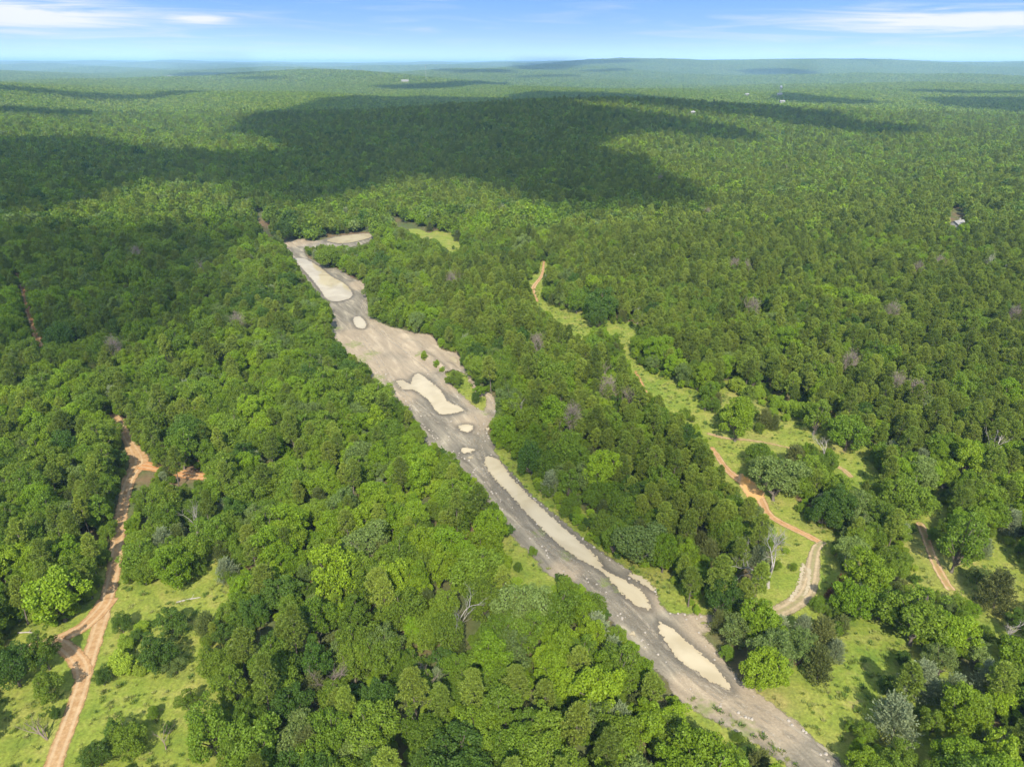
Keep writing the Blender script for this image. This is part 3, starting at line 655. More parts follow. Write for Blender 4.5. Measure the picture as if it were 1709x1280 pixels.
def cedar_crown(S, rng, R, Hh, plumes, per, size, mi=0, rnd=0.0):
    for i in range(plumes):
        t = ((i+rng.uniform())/plumes)**0.85; z = Hh*(0.05+0.93*t); r = R*(max(0.02, 1-t))**0.62*(0.80+0.20*math.sin(t*PI))*rng.uniform(0.5, 1.2)
        a = i*2.399963+rng.uniform(-.4, .4); dr = np.array([math.cos(a), math.sin(a), 0])
        ax = unit(dr*rng.uniform(0.8, 1.5)*(1-t*0.7)+np.array([0, 0, 0.6])); ln = R*rng.uniform(0.35, 0.75)
        u = rng.uniform(0, 1, per); P = dr*r*0.62+np.array([0, 0, z-ln*0.35])+ax[None]*(u*ln)[:, None]+rng.normal(size=(per, 3))*(0.13*R*(1.05-u))[:, None]
        d = unit(ax[None]+rng.normal(size=(per, 3))*0.55)
        nn = unit(np.cross(d, rng.normal(size=(per, 3))))
        nn = np.where((nn[:, 2:3] < 0), -nn, nn)
        S.quads(leaf_quads(P, nn, size, rng, aspect=2.0, along=d), mi, rng, rnd)
def bare_tree(S, rng, Hh, spread, depth=4, r0=0.2, mi=0, k=5):
    def grow(p, d, ln, r, lv):
        pts = [p]; q = p.copy(); dd = d.copy()
        for s in range(3):
            dd = unit(dd+rng.normal(size=3)*0.16+np.array([0, 0, 0.04])); q = q+dd*ln/3; pts.append(q.copy())
        V, F = tube(pts, np.linspace(r, r*0.55, 4), k if lv > 1 else 3); S.add(V, F, mi)
        if lv <= 0: return
        for b in range(3 if lv > 1 else 3):
            s = rng.integers(1, 4); ax = unit(rng.normal(size=3)); nd = unit(dd*0.9+unit(np.cross(dd, ax))*spread*0.85+np.array([0, 0, 0.32]))
            grow(pts[s], nd, ln*rng.uniform(0.58, 0.8), r*0.55, lv-1)
    grow(np.zeros(3), np.array([0.03, 0.02, 1.0]), Hh*0.5, r0, depth)

def trunk_mesh(name, Hh, r, lean, rng, m):
    z = np.linspace(-0.3, Hh, 7); pts = np.stack([lean*np.sin(z/Hh*2), lean*0.5*np.sin(z/Hh*3+1), z], 1)
    rad = r*(1-0.75*(z/Hh)); rad[0] *= 1.6; rad[1] *= 1.15
    V, F = tube(pts, rad, 7)
    return new_mesh(name, V, F, [m], smooth=True)

# ---------------------------------------------------------------- tree patterns
SPEC = {}      # kind -> list of (crown mesh, trunk mesh, look, R, H)
def add_spec(kind, look, crown, trunk, R, Hh, lod): SPEC.setdefault(kind, []).append(dict(look=look, crown=crown, trunk=trunk, R=R, H=Hh, lod=lod))
def soup_of(fn):
    S = Soup(); fn(S); return S
r0 = np.random.default_rng(11)
for i, look in enumerate(['bright','bright','bright','mid','mid','mid','mid','dark','dark','dark','grey','grey','yellow']):
    R = r0.uniform(3.1, 4.3); Hh = r0.uniform(9.0, 12.0); low = Hh*r0.uniform(0.04, 0.14); nl = int(r0.integers(34, 52)); fl = r0.uniform(0.85, 1.0)
    if look == 'yellow': R, Hh, low = 3.0, 5.6, 0.3
    sd_ = 100+i
    S = soup_of(lambda S: lobed_crown(S, np.random.default_rng(sd_), R, Hh, low, nl, 300, 0.175, flat=fl))
    Lo = soup_of(lambda S: lobed_crown(S, np.random.default_rng(sd_), R, Hh, low, nl, 30, 0.52, limb=False, flat=fl))
    add_spec('broadleaf', look, S.mesh('broadleaf_crown', [MF[look], MBARK]), trunk_mesh('broadleaf_trunk', Hh*0.62, 0.20, r0.uniform(-.4, .4), r0, MBARK), R, Hh, Lo)
for i, look in enumerate(['pine','pine','pinedark','pinedark','pine']):
    R = r0.uniform(2.0, 2.6); Hh = r0.uniform(11.5, 14.5); sd_ = 200+i
    S = soup_of(lambda S: pine_crown(S, np.random.default_rng(sd_), R, Hh, 75, 0.115))
    Lo = soup_of(lambda S: pine_crown(S, np.random.default_rng(sd_), R, Hh, 16, 0.26, limb=False))
    add_spec('pine', look, S.mesh('pine_crown', [MF[look], MBARK]), trunk_mesh('pine_trunk', Hh*0.93, 0.19, r0.uniform(-.2, .2), r0, MBARK), R, Hh, Lo)
for i, look in enumerate(['cedar','cedar','cedar','silver','silver']):
    R = r0.uniform(2.5, 3.2); Hh = r0.uniform(5.6, 7.2); sd_ = 300+i
    S = soup_of(lambda S: cedar_crown(S, np.random.default_rng(sd_), R, Hh, 190, 42, 0.10))
    Lo = soup_of(lambda S: cedar_crown(S, np.random.default_rng(sd_), R, Hh, 90, 12, 0.25))
    add_spec('cedar', look, S.mesh('cedar_crown', [MF[look], MBARK]), trunk_mesh('cedar_trunk', Hh*0.8, 0.15, 0.1, r0, MBARK), R, Hh, Lo)

# ---------------------------------------------------------------- where the trees stand
CANOPY_OPEN = [GRAVEL, FARPAD, OPEN_W, OPEN_E, OPEN_A, OPEN_B, OPEN_C, OPEN_D, OPEN_F, OPEN_G, VERGE, VERGE_L, ROAD_W_VIS, SPUR_E_VIS, TRACK_L_VIS, GAP_1, HOUSEGAP, [(194,708),(208,712),(230,746),(264,778),(246,800),(228,818),(210,806),(210,762)], ribbon_px(SPUR_W, [5,7,8,8,8,8,8]), ribbon_px(TRACK_A, [3,4,5,7,7,5,5,6,6]), ORANGE, ribbon_px(TRACK_C, [6]*8)]
MX, MY = 1900, 1400; OX, OY = 95, 60
gx, gy = np.meshgrid(np.arange(MX)-OX, np.arange(MY)-OY)
mask = np.zeros((MY, MX), bool)
for p in CANOPY_OPEN: mask |= inside(p, gx+0.5, gy+0.5)
def hit(px, py):
    ix = np.clip(np.round(px).astype(int)+OX, 0, MX-1); iy = np.clip(np.round(py).astype(int)+OY, 0, MY-1)
    off = (px < -OX) | (px > MX-OX) | (py < -OY) | (py > MY-OY)
    return mask[iy, ix] & ~off
def blocked(x, y, R, Hh, low=0.25):
    z0_ = hgt(x, y); b = np.zeros(len(x), bool)
    for fz, fr in ((0, 0), (low, .6), (0.55, .85), (0.8, .7), (0.97, 0.25)):
        for sx in ((-1, 0, 1) if fr else (0,)):
            for sy in ((0,) if not fr else (-1, 0, 1)):
                if sx and sy: continue
                u, v, _ = proj(np.stack([x+sx*fr*R, y+sy*fr*R, z0_+fz*Hh], -1)); b |= hit(u, v)
    return b
def lf(x, y, s, sd): # smooth field 0..1
    return 0.5+0.5*np.clip(wob(x, y, s, sd)*1.25, -1, 1)
PINE_A = [(1000,360),(1200,330),(1709,300),(1760,720),(1450,740),(1340,680),(1200,630),(1060,530),(930,440),(900,390)]
PINE_B = [(700,430),(870,420),(900,520),(1000,560),(1060,640),(1180,750),(1290,900),(1220,960),(1080,830),(960,720),(860,600),(740,520)]
PINE_C = [(360,180),(1280,160),(1280,330),(700,340),(480,240)]
LUSH = [(560,780),(900,880),(1100,1100),(1200,1300),(350,1300),(340,1000)]
CEDARR = [(1150,900),(1709,860),(1760,1300),(1380,1300),(1180,1050)]
CEDARL = [(0,700),(420,700),(430,1290),(0,1290)]

def scatter(y0, y1, sp, rng, margin=70):
    pts = []
    y = y0
    rows = np.arange(y0, y1, sp*0.87); X = []; Y = []
    for i, yy in enumerate(rows):
        w = 0.76*(yy*1.0+CAMZ*0.35)+margin; xs = np.arange(-w, w, sp)+(i % 2)*sp/2
        X.append(xs); Y.append(np.full(len(xs), yy))
    X = np.concatenate(X); Y = np.concatenate(Y)
    return X+rng.uniform(-.42, .42, len(X))*sp, Y+rng.uniform(-.42, .42, len(X))*sp
def assign(x, y, rng):
    """kind, pattern index and scale of each tree from where it stands"""
    u, v, _ = proj(np.stack([x, y, hgt(x, y)+8], -1)); n = len(x)
    stand = lf(x, y, 38, 2.0); fine = lf(x, y, 13, 5.0)
    pp = np.full(n, 0.10); pc = np.full(n, 0.07)
    pp[inside(PINE_A, u, v)] = 0.66; pp[inside(PINE_B, u, v)] = 0.66; pp[inside(PINE_C, u, v)] = 0.40
    right = (u > 1150) & (v < 330); pp[right] = 0.28
    pp = np.where((pp > 0.2), pp*(0.35+0.95*stand), pp*(0.3+1.5*fine))
    pc[inside(CEDARR, u, v)] = 0.34; pc[inside(CEDARL, u, v)] = 0.17; pp[inside(CEDARR, u, v)] *= 0.5
    r = rng.uniform(size=n)
    kind = np.where(r < pp, 1, np.where(r < pp+pc, 2, 0))
    pat = np.zeros(n, int); rr = rng.uniform(size=n); tone = lf(x, y, 27, 9.0)*0.55+rng.uniform(size=n)*0.45
    # broadleaf patterns: 0-2 bright, 3-6 mid, 7-9 dark, 10-11 grey, 12 yellow
    lush = inside(LUSH, u, v)
    cls = np.where(tone < 0.24, 2, np.where(tone < 0.62, 1, 0)); cls = np.where(lush & (tone > 0.55), 0, cls)
    cls = np.where(rng.uniform(size=n) < 0.07, 3, cls)
    cls = np.where((rng.uniform(size=n) < 0.012), 4, cls)
    lo = np.array([0, 3, 7, 10, 12]); cnt = np.array([3, 4, 3, 2, 1])
    pat = lo[cls]+(rr*cnt[cls]).astype(int)
    pat = np.where(kind == 1, (rr*5).astype(int), pat)
    sil = rng.uniform(size=n) < 0.34
    pat = np.where(kind == 2, np.where(sil, 3+(rr*2).astype(int), (rr*3).astype(int)), pat)
    s = np.where(kind == 0, rng.uniform(0.52, 1.0, n)+0.28*(rng.uniform(size=n) > 0.86), np.where(kind == 1, rng.uniform(0.68, 0.98, n), rng.uniform(0.55, 1.0, n)))
    return kind, pat, s
KN = ['broadleaf', 'pine', 'cedar']
def dims(kind, pat, s):
    R = np.array([SPEC[KN[k]][p]['R'] for k, p in zip(kind, pat)]); Hh = np.array([SPEC[KN[k]][p]['H'] for k, p in zip(kind, pat)])
    return R*s, Hh*s
rs = np.random.default_rng(5)
TR = {k: [] for k in ('x', 'y', 'kind', 'pat', 's')}
def push(x, y, kind, pat, s):
    for k, v in zip(('x', 'y', 'kind', 'pat', 's'), (x, y, kind, pat, s)): TR[k].append(np.asarray(v))
FAR0 = 1500.0
for (a, b, sp) in ((38, 420, 4.7), (420, 800, 5.2), (800, FAR0, 6.2), (120, 419, 4.8), (419, 799, 5.5)):
    x, y = scatter(a, b, sp, rs); kind, pat, s = assign(x, y, rs)
    if b in (419, 799):      # the pine stands are planted closer
        m_ = (kind == 1) & (rs.uniform(size=len(x)) < 0.8); x, y, kind, pat, s = x[m_], y[m_], kind[m_], pat[m_], s[m_]*rs.uniform(0.8, 1.05, m_.sum())
    if sp > 5: s = s*1.06
    if sp > 6: s = s*1.12
    R, Hh = dims(kind, pat, s); ok = ~blocked(x, y, R, Hh)
    # a tree too big for its spot gives way to a smaller one
    bad = ~ok; s2 = np.where(bad, s*0.62, s); R2, H2 = dims(kind, pat, s2); ok2 = bad & ~blocked(x, y, R2, H2)
    s = np.where(ok2, s2, s); ok = ok | ok2
    push(x[ok], y[ok], kind[ok], pat[ok], s[ok])
# bushy margin of every opening
x, y = scatter(60, 430, 2.6, rs, 30); u, v, dp = proj(np.stack([x, y, hgt(x, y)], -1))
edge = np.zeros(len(x), bool)
for dx, dy in ((-3.5, 0), (3.5, 0), (0, -4.0), (0, 4.0)):
    uu, vv, _ = proj(np.stack([x+dx, y+dy, hgt(x, y)], -1)); edge |= hit(uu, vv)
edge &= (rs.uniform(size=len(x)) < 0.5)
x, y = x[edge], y[edge]
xu, yu = scatter(40, 300, 3.4, rs, 40); mu = rs.uniform(size=len(xu)) < 0.85; x = np.concatenate([x, xu[mu]]); y = np.concatenate([y, yu[mu]]); n = len(x); kind = np.zeros(n, int); pat = rs.choice([0,1,2,3,4,5,7,12,12], n) if n else np.zeros(0, int); s = rs.uniform(0.22, 0.42, n)
R, Hh = dims(kind, pat, s); ok = ~blocked(x, y, R, Hh); push(x[ok], y[ok], kind[ok], pat[ok], s[ok])
T = {k: np.concatenate(v) for k, v in TR.items()}
T['hand'] = np.zeros(len(T['x']), bool)

# single trees of the clearings: pixel of crown centre, crown radius in pixels, look
HAND = [(201,1036,17,'dark'),(285,1034,21,'dark'),(238,1046,12,'yellow'),(211,1072,13,'yellow'),(205,1106,21,'yellow'),(232,1118,11,'yellow'),(254,1110,12,'yellow'),
 (262,1084,28,'dark'),(290,1106,16,'grey'),(169,1128,15,'dark'),(312,1168,17,'mid'),(256,1190,11,'mid'),(208,1230,30,'mid'),(188,1218,18,'dark'),(162,1255,22,'dark'),(278,1216,8,'dark'),
 (340,1040,20,'cedar'),(372,1028,18,'mid'),(350,1210,38,'mid'),(74,1138,27,'mid'),(70,1082,28,'mid'),(22,1110,32,'dark'),(91,1190,10,'dark'),(228,1060,9,'dark'),
 (1232,700,24,'bright'),(1210,691,13,'mid'),(1246,682,13,'pinedark'),(1260,688,8,'mid'),(1278,700,14,'cedar'),(1293,706,11,'cedar'),(1268,714,8,'mid'),
 (1228,641,13,'yellow'),(1246,650,12,'yellow'),(1266,655,12,'yellow'),(1296,672,13,'yellow'),(1318,678,13,'yellow'),(1335,684,15,'yellow'),(1290,686,9,'yellow'),(1272,670,6,'yellow'),(1313,697,7,'yellow'),
 (1366,690,24,'mid'),(1418,716,33,'mid'),(1385,702,12,'cedar'),(1440,700,18,'mid'),(1183,655,16,'mid'),(1197,668,10,'cedar'),(1178,674,8,'mid'),
 (1272,758,24,'mid'),(1300,792,36,'grey'),(1262,778,15,'grey'),(1332,762,20,'cedar'),(1352,776,22,'mid'),
 (1000,505,22,'dark'),(962,500,20,'mid'),(988,480,16,'bright'),(975,527,5,'yellow'),(1607,899,42,'mid'),(1643,912,16,'silver'),(1668,986,31,'cedar'),(1636,958,14,'grey'),(1706,1030,16,'dark'),
 (761,628,14,'mid'),(748,633,6,'mid'),(800,650,9,'bright'),(795,664,8,'dark'),(707,594,6,'bright'),(728,608,6,'bright'),(738,617,5,'bright'),
 (716,378,7,'cedar'),(765,392,9,'cedar'),(756,412,3,'mid'),(1508,1096,12,'dark'),(650,650,8,'mid'),
 (1370,1008,14,'mid'),(1340,1075,30,'grey'),(1200,1040,17,'cedar'),(1230,1045,26,'grey'),(1302,1040,17,'silver'),(1340,1048,21,'silver'),(1372,1052,24,'cedar'),(1396,1085,17,'silver'),(1440,1000,24,'silver'),(1414,990,20,'cedar'),
 (1290,1085,38,'grey'),(1370,1105,30,'cedar'),(1535,1130,34,'silver'),(1500,1195,40,'silver'),(1590,1150,26,'silver'),(1575,1100,26,'grey'),(1625,1180,30,'mid'),(1560,1200,22,'mid'),(1485,1140,16,'dark'),
 (750,1002,16,'silver'),(795,990,18,'silver'),(748,945,17,'grey'),(729,1128,15,'silver'),(880,1010,40,'grey'),(1020,1080,20,'silver'),(275,905,20,'silver'),(1010,1105,17,'silver'),(1450,970,12,'silver'),
 (535,1005,19,'grey'),(395,870,14,'grey'),(290,900,18,'cedar'),(1366,840,16,'silver'),(1490,750,14,'silver'),(1690,870,20,'silver'),(1300,378,12,'dark'),(715,168,3,'dark'),(1600,1002,17,'mid'),(1622,1016,13,'bright'),(1586,1010,13,'grey'),(1608,1030,15,'mid'),(1590,1040,16,'dark')]
TWIG = [(1225,447,'pinkish-brown bare crown in the pines, upper one left of the pair'), (1243,450,'pinkish-brown bare crown in the pines, lower one of the upper pair'), (1531,454,'brown twiggy crown in the pines left of the right bare tree'), (1489,524,'slanting brown bare crown in the middle of the right pine stand'),
 (1257,517,'small brown bare crown in pines above the yellow bushes'), (1418,608,'brown leafless crown in the centre of the dark pine stand'), (1496,647,'grey-brown bare crown on the lower edge of the pine stand'), (1527,660,'second grey-brown bare crown on the lower pine stand edge'),
 (1692,531,'brown bare crown in the pines at the right edge'), (1566,443,'pale brown bare crown above the right pine stand'), (228,426,'dull pink bare crown in the shaded left woods'), (190,584,'grey bare crown in the shade above the red junction'), (397,542,'mauve bare crown in woods left of the small round puddle'),
 (1014,654,'brown bare crown in pines left of the orange bare track'), (896,580,'reddish bare crown in the woods between gravel and grass strip'), (754,471,'brown bare crown in the woods right of the big far puddle'), (1102,300,'faint bare crown at the edge of the big cloud shade'), (955,702,'brown bare crown right of the pale dead branches'),
 (1180,360,'brownish bare crown in woods below the big cloud shade'), (1310,283,'pinkish bare patch of crown in the sunlit right woods')]
hx = []
for px, py, r, look in HAND:
    # stand the crown's centre on the line of sight
    kind = {'pine': 'pine', 'pinedark': 'pine', 'cedar': 'cedar', 'silver': 'cedar'}.get(look, 'broadleaf')
    c = [i for i, s_ in enumerate(SPEC[kind]) if s_['look'] == look]; p = c[(px*7+py) % len(c)]; sp_ = SPEC[kind][p]
    g0 = at(px, py)[0]; d = ray(px, py); s = 0.5
    for it in range(6):
        t = (sp_['H']*s*0.55-CAMZ)/d[2]; _, _, dp = proj(np.array([d[0]*t, d[1]*t, CAMZ+d[2]*t])); s = min(1.5, r*dp/FPX/sp_['R'])
    hx.append((d[0]*t, d[1]*t, KN.index(kind), p, s))
hx = np.array(hx)
# scattered trees make room for the single ones
keep = np.ones(len(T['x']), bool)
for px, py, rr in ((1290,985,6), (268,990,2.5), (1065,545,3), (1660,470,6), (824,372,5), (768,1055,2.5), (325,895,2.5), (1408,985,2.0), (340,470,4))+tuple((a_[0], a_[1]+14, 2.2) for a_ in TWIG):
    a, b = at(px, py)[0]; keep &= ~((np.abs(T['x']-a) < rr) & (T['y'] > b-rr*2.2) & (T['y'] < b+rr))
for (a, b, k_, p_, s_) in hx:
    rr = SPEC[KN[int(k_)]][int(p_)]['R']*s_
    keep &= np.hypot(T['x']-a, T['y']-b) > rr*0.95+0.8
for k in T: T[k] = T[k][keep]
T = {'x': np.concatenate([T['x'], hx[:, 0]]), 'y': np.concatenate([T['y'], hx[:, 1]]), 'kind': np.concatenate([T['kind'], hx[:, 2].astype(int)]),
     'pat': np.concatenate([T['pat'], hx[:, 3].astype(int)]), 's': np.concatenate([T['s'], hx[:, 4]]), 'hand': np.concatenate([T['hand'], np.ones(len(hx), bool)])}
nT = len(T['x']); T['rot'] = rs.uniform(0, 2*PI, nT); T['sz'] = T['s']*rs.uniform(0.88, 1.12, nT)
T['z'] = hgt(T['x'], T['y']); T['sx'] = T['s']*rs.uniform(0.84, 1.16, nT); T['sy'] = T['s']*rs.uniform(0.84, 1.16, nT); T['tx'] = rs.normal(0, 0.06, nT); T['ty'] = rs.normal(0, 0.06, nT)
TRr, TRh = dims(T['kind'], T['pat'], T['s'])
u, v, dp = proj(np.stack([T['x'], T['y'], T['z']+TRh*0.6], -1)); T['u'], T['v'], T['dp'] = u, v, dp
inview = (u > -TRr/dp*FPX*0.4) & (u < W+TRr/dp*FPX*0.4) & (v > 0) & (v < H+TRr/dp*FPX*0.3)
shown = np.where(inview, TRr/dp, 0) + np.where(T['hand'] & inview, 0.02, 0)
solo = np.zeros(nT, bool)
for k in range(3):
    idx = np.nonzero((T['kind'] == k) & (shown > 0))[0]; idx = idx[np.argsort(-shown[idx])][:300]; solo[idx] = True
print('trees', nT, 'solo', solo.sum(), [int(((T['kind'] == k) & solo).sum()) for k in range(3)])

# ---------------------------------------------------------------- labels from look and landmark
LM = [("the fish-shaped puddle", 715, 660), ("the big far puddle", 545, 470), ("the long puddle's top end", 815, 770), ("the long puddle's middle", 930, 885), ("the long puddle's lower end", 1075, 1005),
 ("the nearest puddle", 1160, 1100), ("the white dead tree", 1290, 935), ("the orange puddle", 1256, 815), ("the curved muddy track", 1350, 970), ("the red road's fork", 130, 1080),
 ("the shaded red junction", 228, 780), ("the red road's near end", 90, 1265), ("the red road's shaded bend", 195, 900), ("the bushy left clearing", 260, 1070), ("the left track in shade", 52, 540),
 ("the small round puddle", 600, 540), ("the spoil heaps", 725, 605), ("the gravel's curved end", 822, 685), ("the gravel's near end", 1380, 1265), ("the lone cedar at right", 1668, 988),
 ("the huge round oak", 1601, 900), ("the right field's lower track", 1650, 1040), ("the lower right clearing", 1420, 1130), ("the rust-brown cedar", 1408, 972), ("the small grass opening", 1425, 775),
 ("the yellow bushes", 1290, 668), ("the narrow grass strip", 930, 520), ("the far grass glade", 720, 392), ("the far mud pool", 585, 399), ("the photo's bottom centre", 760, 1275), ("the photo's lower left corner", 5, 1275),
 ("the photo's lower right corner", 1700, 1275), ("the photo's centre", 854, 640), ("the grey twiggy tree", 268, 935), ("the pale bare tree at right", 1660, 450)]
lmx = np.array([l[1] for l in LM], float); lmy = np.array([l[2] for l in LM], float)
ORD = ['', 'second ', 'third ', 'fourth ', 'fifth ', 'sixth ', 'seventh ', 'eighth ', 'ninth ', 'tenth ']+['%dth ' % i for i in range(11, 60)]
SIDE = ['left of', 'right of', 'above', 'below']
LOOKW = {'bright': 'bright green', 'mid': 'mid green', 'dark': 'dark green', 'grey': 'grey-green', 'yellow': 'yellow-green', 'pine': 'olive green', 'pinedark': 'dark olive', 'cedar': 'olive', 'silver': 'silvery'}
sid = np.nonzero(solo)[0]
sz_word = []
for i in sid:
    r_ = TRr[i]; k = T['kind'][i]
    if k == 0: sz_word.append('bush' if r_ < 2.0 else ('large leafy tree' if r_ > 3.9 else ('leafy tree' if r_ > 2.8 else 'small leafy tree')))
    elif k == 1: sz_word.append('tall pine' if TRh[i] > 12.6 else 'shorter pine')
    else: sz_word.append('big cedar' if r_ > 2.1 else 'small cedar')
cls_ = [LOOKW[SPEC[KN[T['kind'][i]]][T['pat'][i]]['look']]+' '+w for i, w in zip(sid, sz_word)]
cls_arr = np.array(cls_)
labels = {}
su, sv = T['u'][sid], T['v'][sid]
best = {i: (10**9, 0, 0) for i in sid}
DXm = su[None]-lmx[:, None]; DYm = sv[None]-lmy[:, None]
sidem = np.where(np.abs(DXm) > np.abs(DYm), np.where(DXm < 0, 0, 1), np.where(DYm < 0, 2, 3)); dist = np.hypot(DXm, DYm)
for c in np.unique(cls_arr):
    m = np.nonzero(cls_arr == c)[0]
    for l in range(len(LM)):
        for s_ in range(4):
            mm = m[sidem[l, m] == s_]; mm = mm[np.argsort(dist[l, mm])]
            for rk, j in enumerate(mm):
                sc_ = rk*1000+dist[l, j]
                if sc_ < best[sid[j]][0]: best[sid[j]] = (sc_, l, s_, rk)
for j, i in enumerate(sid):
    _, l, s_, rk = best[i]
    labels[i] = f"{cls_[j]}, {ORD[min(rk, len(ORD)-1)]}nearest of its kind {SIDE[s_]} {LM[l][0]}"
    if len(labels[i].replace('-', ' ').split()) > 16: labels[i] = labels[i].replace(' of its kind', '')

GROUPN = {0: 'leafy trees of the near woods', 1: 'pines of the near woods', 2: 'cedars of the near woods'}
RNAME = {0: 'broadleaf_tree', 1: 'pine_tree', 2: 'cedar_tree'}
CATN = {0: 'tree', 1: 'pine', 2: 'cedar'}
for i in sid:
    k = int(T['kind'][i]); sp_ = SPEC[KN[k]][T['pat'][i]]
    bush = k == 0 and TRr[i] < 2.0
    root = bpy.data.objects.new('bush' if bush else RNAME[k], None); C.objects.link(root); root.empty_display_size = 0.5
    root.location = (T['x'][i], T['y'][i], T['z'][i]+0.02); root.rotation_euler = (T['tx'][i], T['ty'][i], T['rot'][i]); root.scale = (T['sx'][i], T['sy'][i], T['sz'][i])
    tag(root, labels[i], 'bush' if bush else CATN[k], 'bushes of the clearings and margins' if bush else GROUPN[k])
    c = bpy.data.objects.new('crown', sp_['crown']); C.objects.link(c); c.parent = root
    t_ = bpy.data.objects.new('trunk', sp_['trunk']); C.objects.link(t_); t_.parent = root

# ---------------------------------------------------------------- dead trees
def dead(px, py, Hh, label, m=MDEAD, seed=1, spread=0.75, depth=4, r=0.22, name='dead_tree', up=0.5):
    rng = np.random.default_rng(seed); S = Soup(); bare_tree(S, rng, Hh, spread, depth, r)
    V, F, M, lf_, rn = S.arrays()
    kx = (V[:, 2].max())/Hh; V = V/kx
    me_ = new_mesh('bare_branches', V, F, [m], smooth=True)
    d = ray(px, py); t = (Hh*up-CAMZ)/d[2]; x, y = d[0]*t, d[1]*t
    if t > 470: x, y = at(px, py)[0]
    trunk_t = trunk_mesh('dead_trunk', Hh*0.42, r*1.05, 0.05, rng, m)
    root = bpy.data.objects.new(name, None); C.objects.link(root); root.location = (x, y, float(hgt(x, y)))
    tag(root, label, 'dead tree', 'bare and dead trees')
    link('branches', me_, root); link('trunk', trunk_t, root)
    return root
dead(1290, 932, 15, 'large white leafless dead tree beside the curved muddy track', seed=4, depth=5, r=0.36, spread=1.15)
dead(1660, 448, 17, 'pale bare tree standing out of the woods at the right edge', seed=5, r=0.3)
dead(824, 360, 15, 'pale grey leafless tree beyond the far grass glade', seed=6, r=0.3, depth=5)
dead(340, 452, 15, 'grey twiggy leafless tree in the shaded left woods', MDEADB, seed=7, r=0.3, depth=5)
dead(325, 872, 10, 'pale dead treetop above the left clearing', seed=9)
dead(768, 1030, 11, 'white dead snag between cedars in the lower woods', seed=10)
dead(1258, 978, 8, 'grey leafless bush left of the curved muddy track', seed=11)
dead(1065, 530, 10, 'white leafless tree at the bend of the narrow grass strip', seed=12, depth=5)
dead(1650, 745, 11, 'forked pale dead tree above the right field', seed=13, depth=3)
dead(870, 690, 10, 'pale dead branches right of the curved gravel end', seed=14, depth=5, spread=1.0)
dead(905, 700, 9, 'second pale dead crown right of the curved gravel end', seed=15, depth=5, spread=1.0)
dead(1000, 632, 12, 'brown leafless tree among the central pines', MDEADB, seed=16, depth=5)
dead(1047, 665, 12, 'brownish bare tree near the pine edge by the grass', MDEADB, seed=17, depth=5)
dead(705, 498, 12, 'pinkish bare tree right of the small round puddle', MDEADB, seed=18, depth=5)
dead(420, 386, 12, 'pale bare tree near the far left end of the gravel', seed=19, depth=4)
dead(1378, 745, 9, 'silvery leafless top beside the big round oak row', seed=20, depth=4)
dead(1680, 1070, 8, 'grey dead twigs under the trees at lower right', seed=21, depth=4)
dead(72, 1216, 5, 'small grey dead sapling in the left grass', MDEADB, seed=22, depth=3, r=0.12)
dead(272, 1232, 5, 'thin dead sapling in the clearing right of the road', MDEADB, seed=23, depth=3, r=0.1)
dead(700, 1135, 7, 'small bare crown at the lower centre of the woods', MDEADB, seed=24, depth=5)
dead(605, 925, 9, 'grey twiggy crown in the lush central woods', MDEADB, seed=25, depth=5)
dead(560, 1125, 9, 'brown bare crown in the lower left woods', MDEADB, seed=26, depth=5)
dead(1425, 960, 6, 'thin dead pole tree beside the rust-brown cedar', seed=27, depth=2)
def twiggy(px, py, Hh, R_, label, seed, m=None):
    rng = np.random.default_rng(seed); S = Soup(); bare_tree(S, rng, Hh, 0.9, 4, 0.2)
    V = S.V; zmax = max(v[:, 2].max() for v in V)
    for v in V: v *= Hh/zmax
    n = 1500; d = unit(rng.normal(size=(n, 3))+np.array([0, 0, .4])); P = np.array([0, 0, Hh*0.66])+d*rng.uniform(.45, 1.05, (n, 1))*np.array([R_, R_, Hh*0.34])*(1+0.25*np.sin(d[:, :1]*5+seed)*np.sin(d[:, 1:2]*6))
    al = unit(d+rng.normal(size=(n, 3))*0.4); nn = unit(np.cross(al, rng.normal(size=(n, 3)))); S.quads(leaf_quads(P, nn, 0.045, rng, aspect=9.0, along=al), 0, rng)
    V, F, M, lf_, rn = S.arrays(); me_ = new_mesh('twigs', V, F, [MDEADB])
    g0 = at(px, py)[0]; d = ray(px, py); t = (Hh*0.6-CAMZ)/d[2]; x, y = (d[0]*t, d[1]*t) if t < 470 else g0
    root = bpy.data.objects.new('dead_tree', None); C.objects.link(root); root.location = (x, y, float(hgt(x, y))); tag(root, label, 'dead tree', 'bare and dead trees')
    link('branches', me_, root); link('trunk', trunk_mesh('dead_trunk', Hh*0.45, 0.2, 0.05, rng, MDEADB), root)
for i, (px, py, lb) in enumerate(TWIG): twiggy(px, py, 13.5, 2.6, lb, 60+i)
# rust-brown cedar
S = Soup(); cedar_crown(S, np.random.default_rng(77), 2.3, 4.6, 110, 26, 0.11)
d = ray(1408, 972); t = (3.2-CAMZ)/d[2]
root = bpy.data.objects.new('cedar_tree', None); C.objects.link(root); root.location = (d[0]*t, d[1]*t, 0.0)
tag(root, 'rust-brown dead cedar above the silvery cedar by the curved track', 'cedar')
link('crown', S.mesh('rust_crown', [MF['rust'], MBARK]), root); link('trunk', SPEC['cedar'][0]['trunk'], root).scale = (.6, .6, .6)
d = ray(1385, 988); t = (2.0-CAMZ)/d[2]
root = bpy.data.objects.new('cedar_tree', None); C.objects.link(root); root.location = (d[0]*t, d[1]*t, 0.0); root.scale = (.5, .5, .55)
tag(root, 'small reddish withered cedar left of the rust-brown one', 'cedar')
link('crown', bpy.data.meshes['rust_crown'], root); link('trunk', SPEC['cedar'][0]['trunk'], root).scale = (.6, .6, .6)
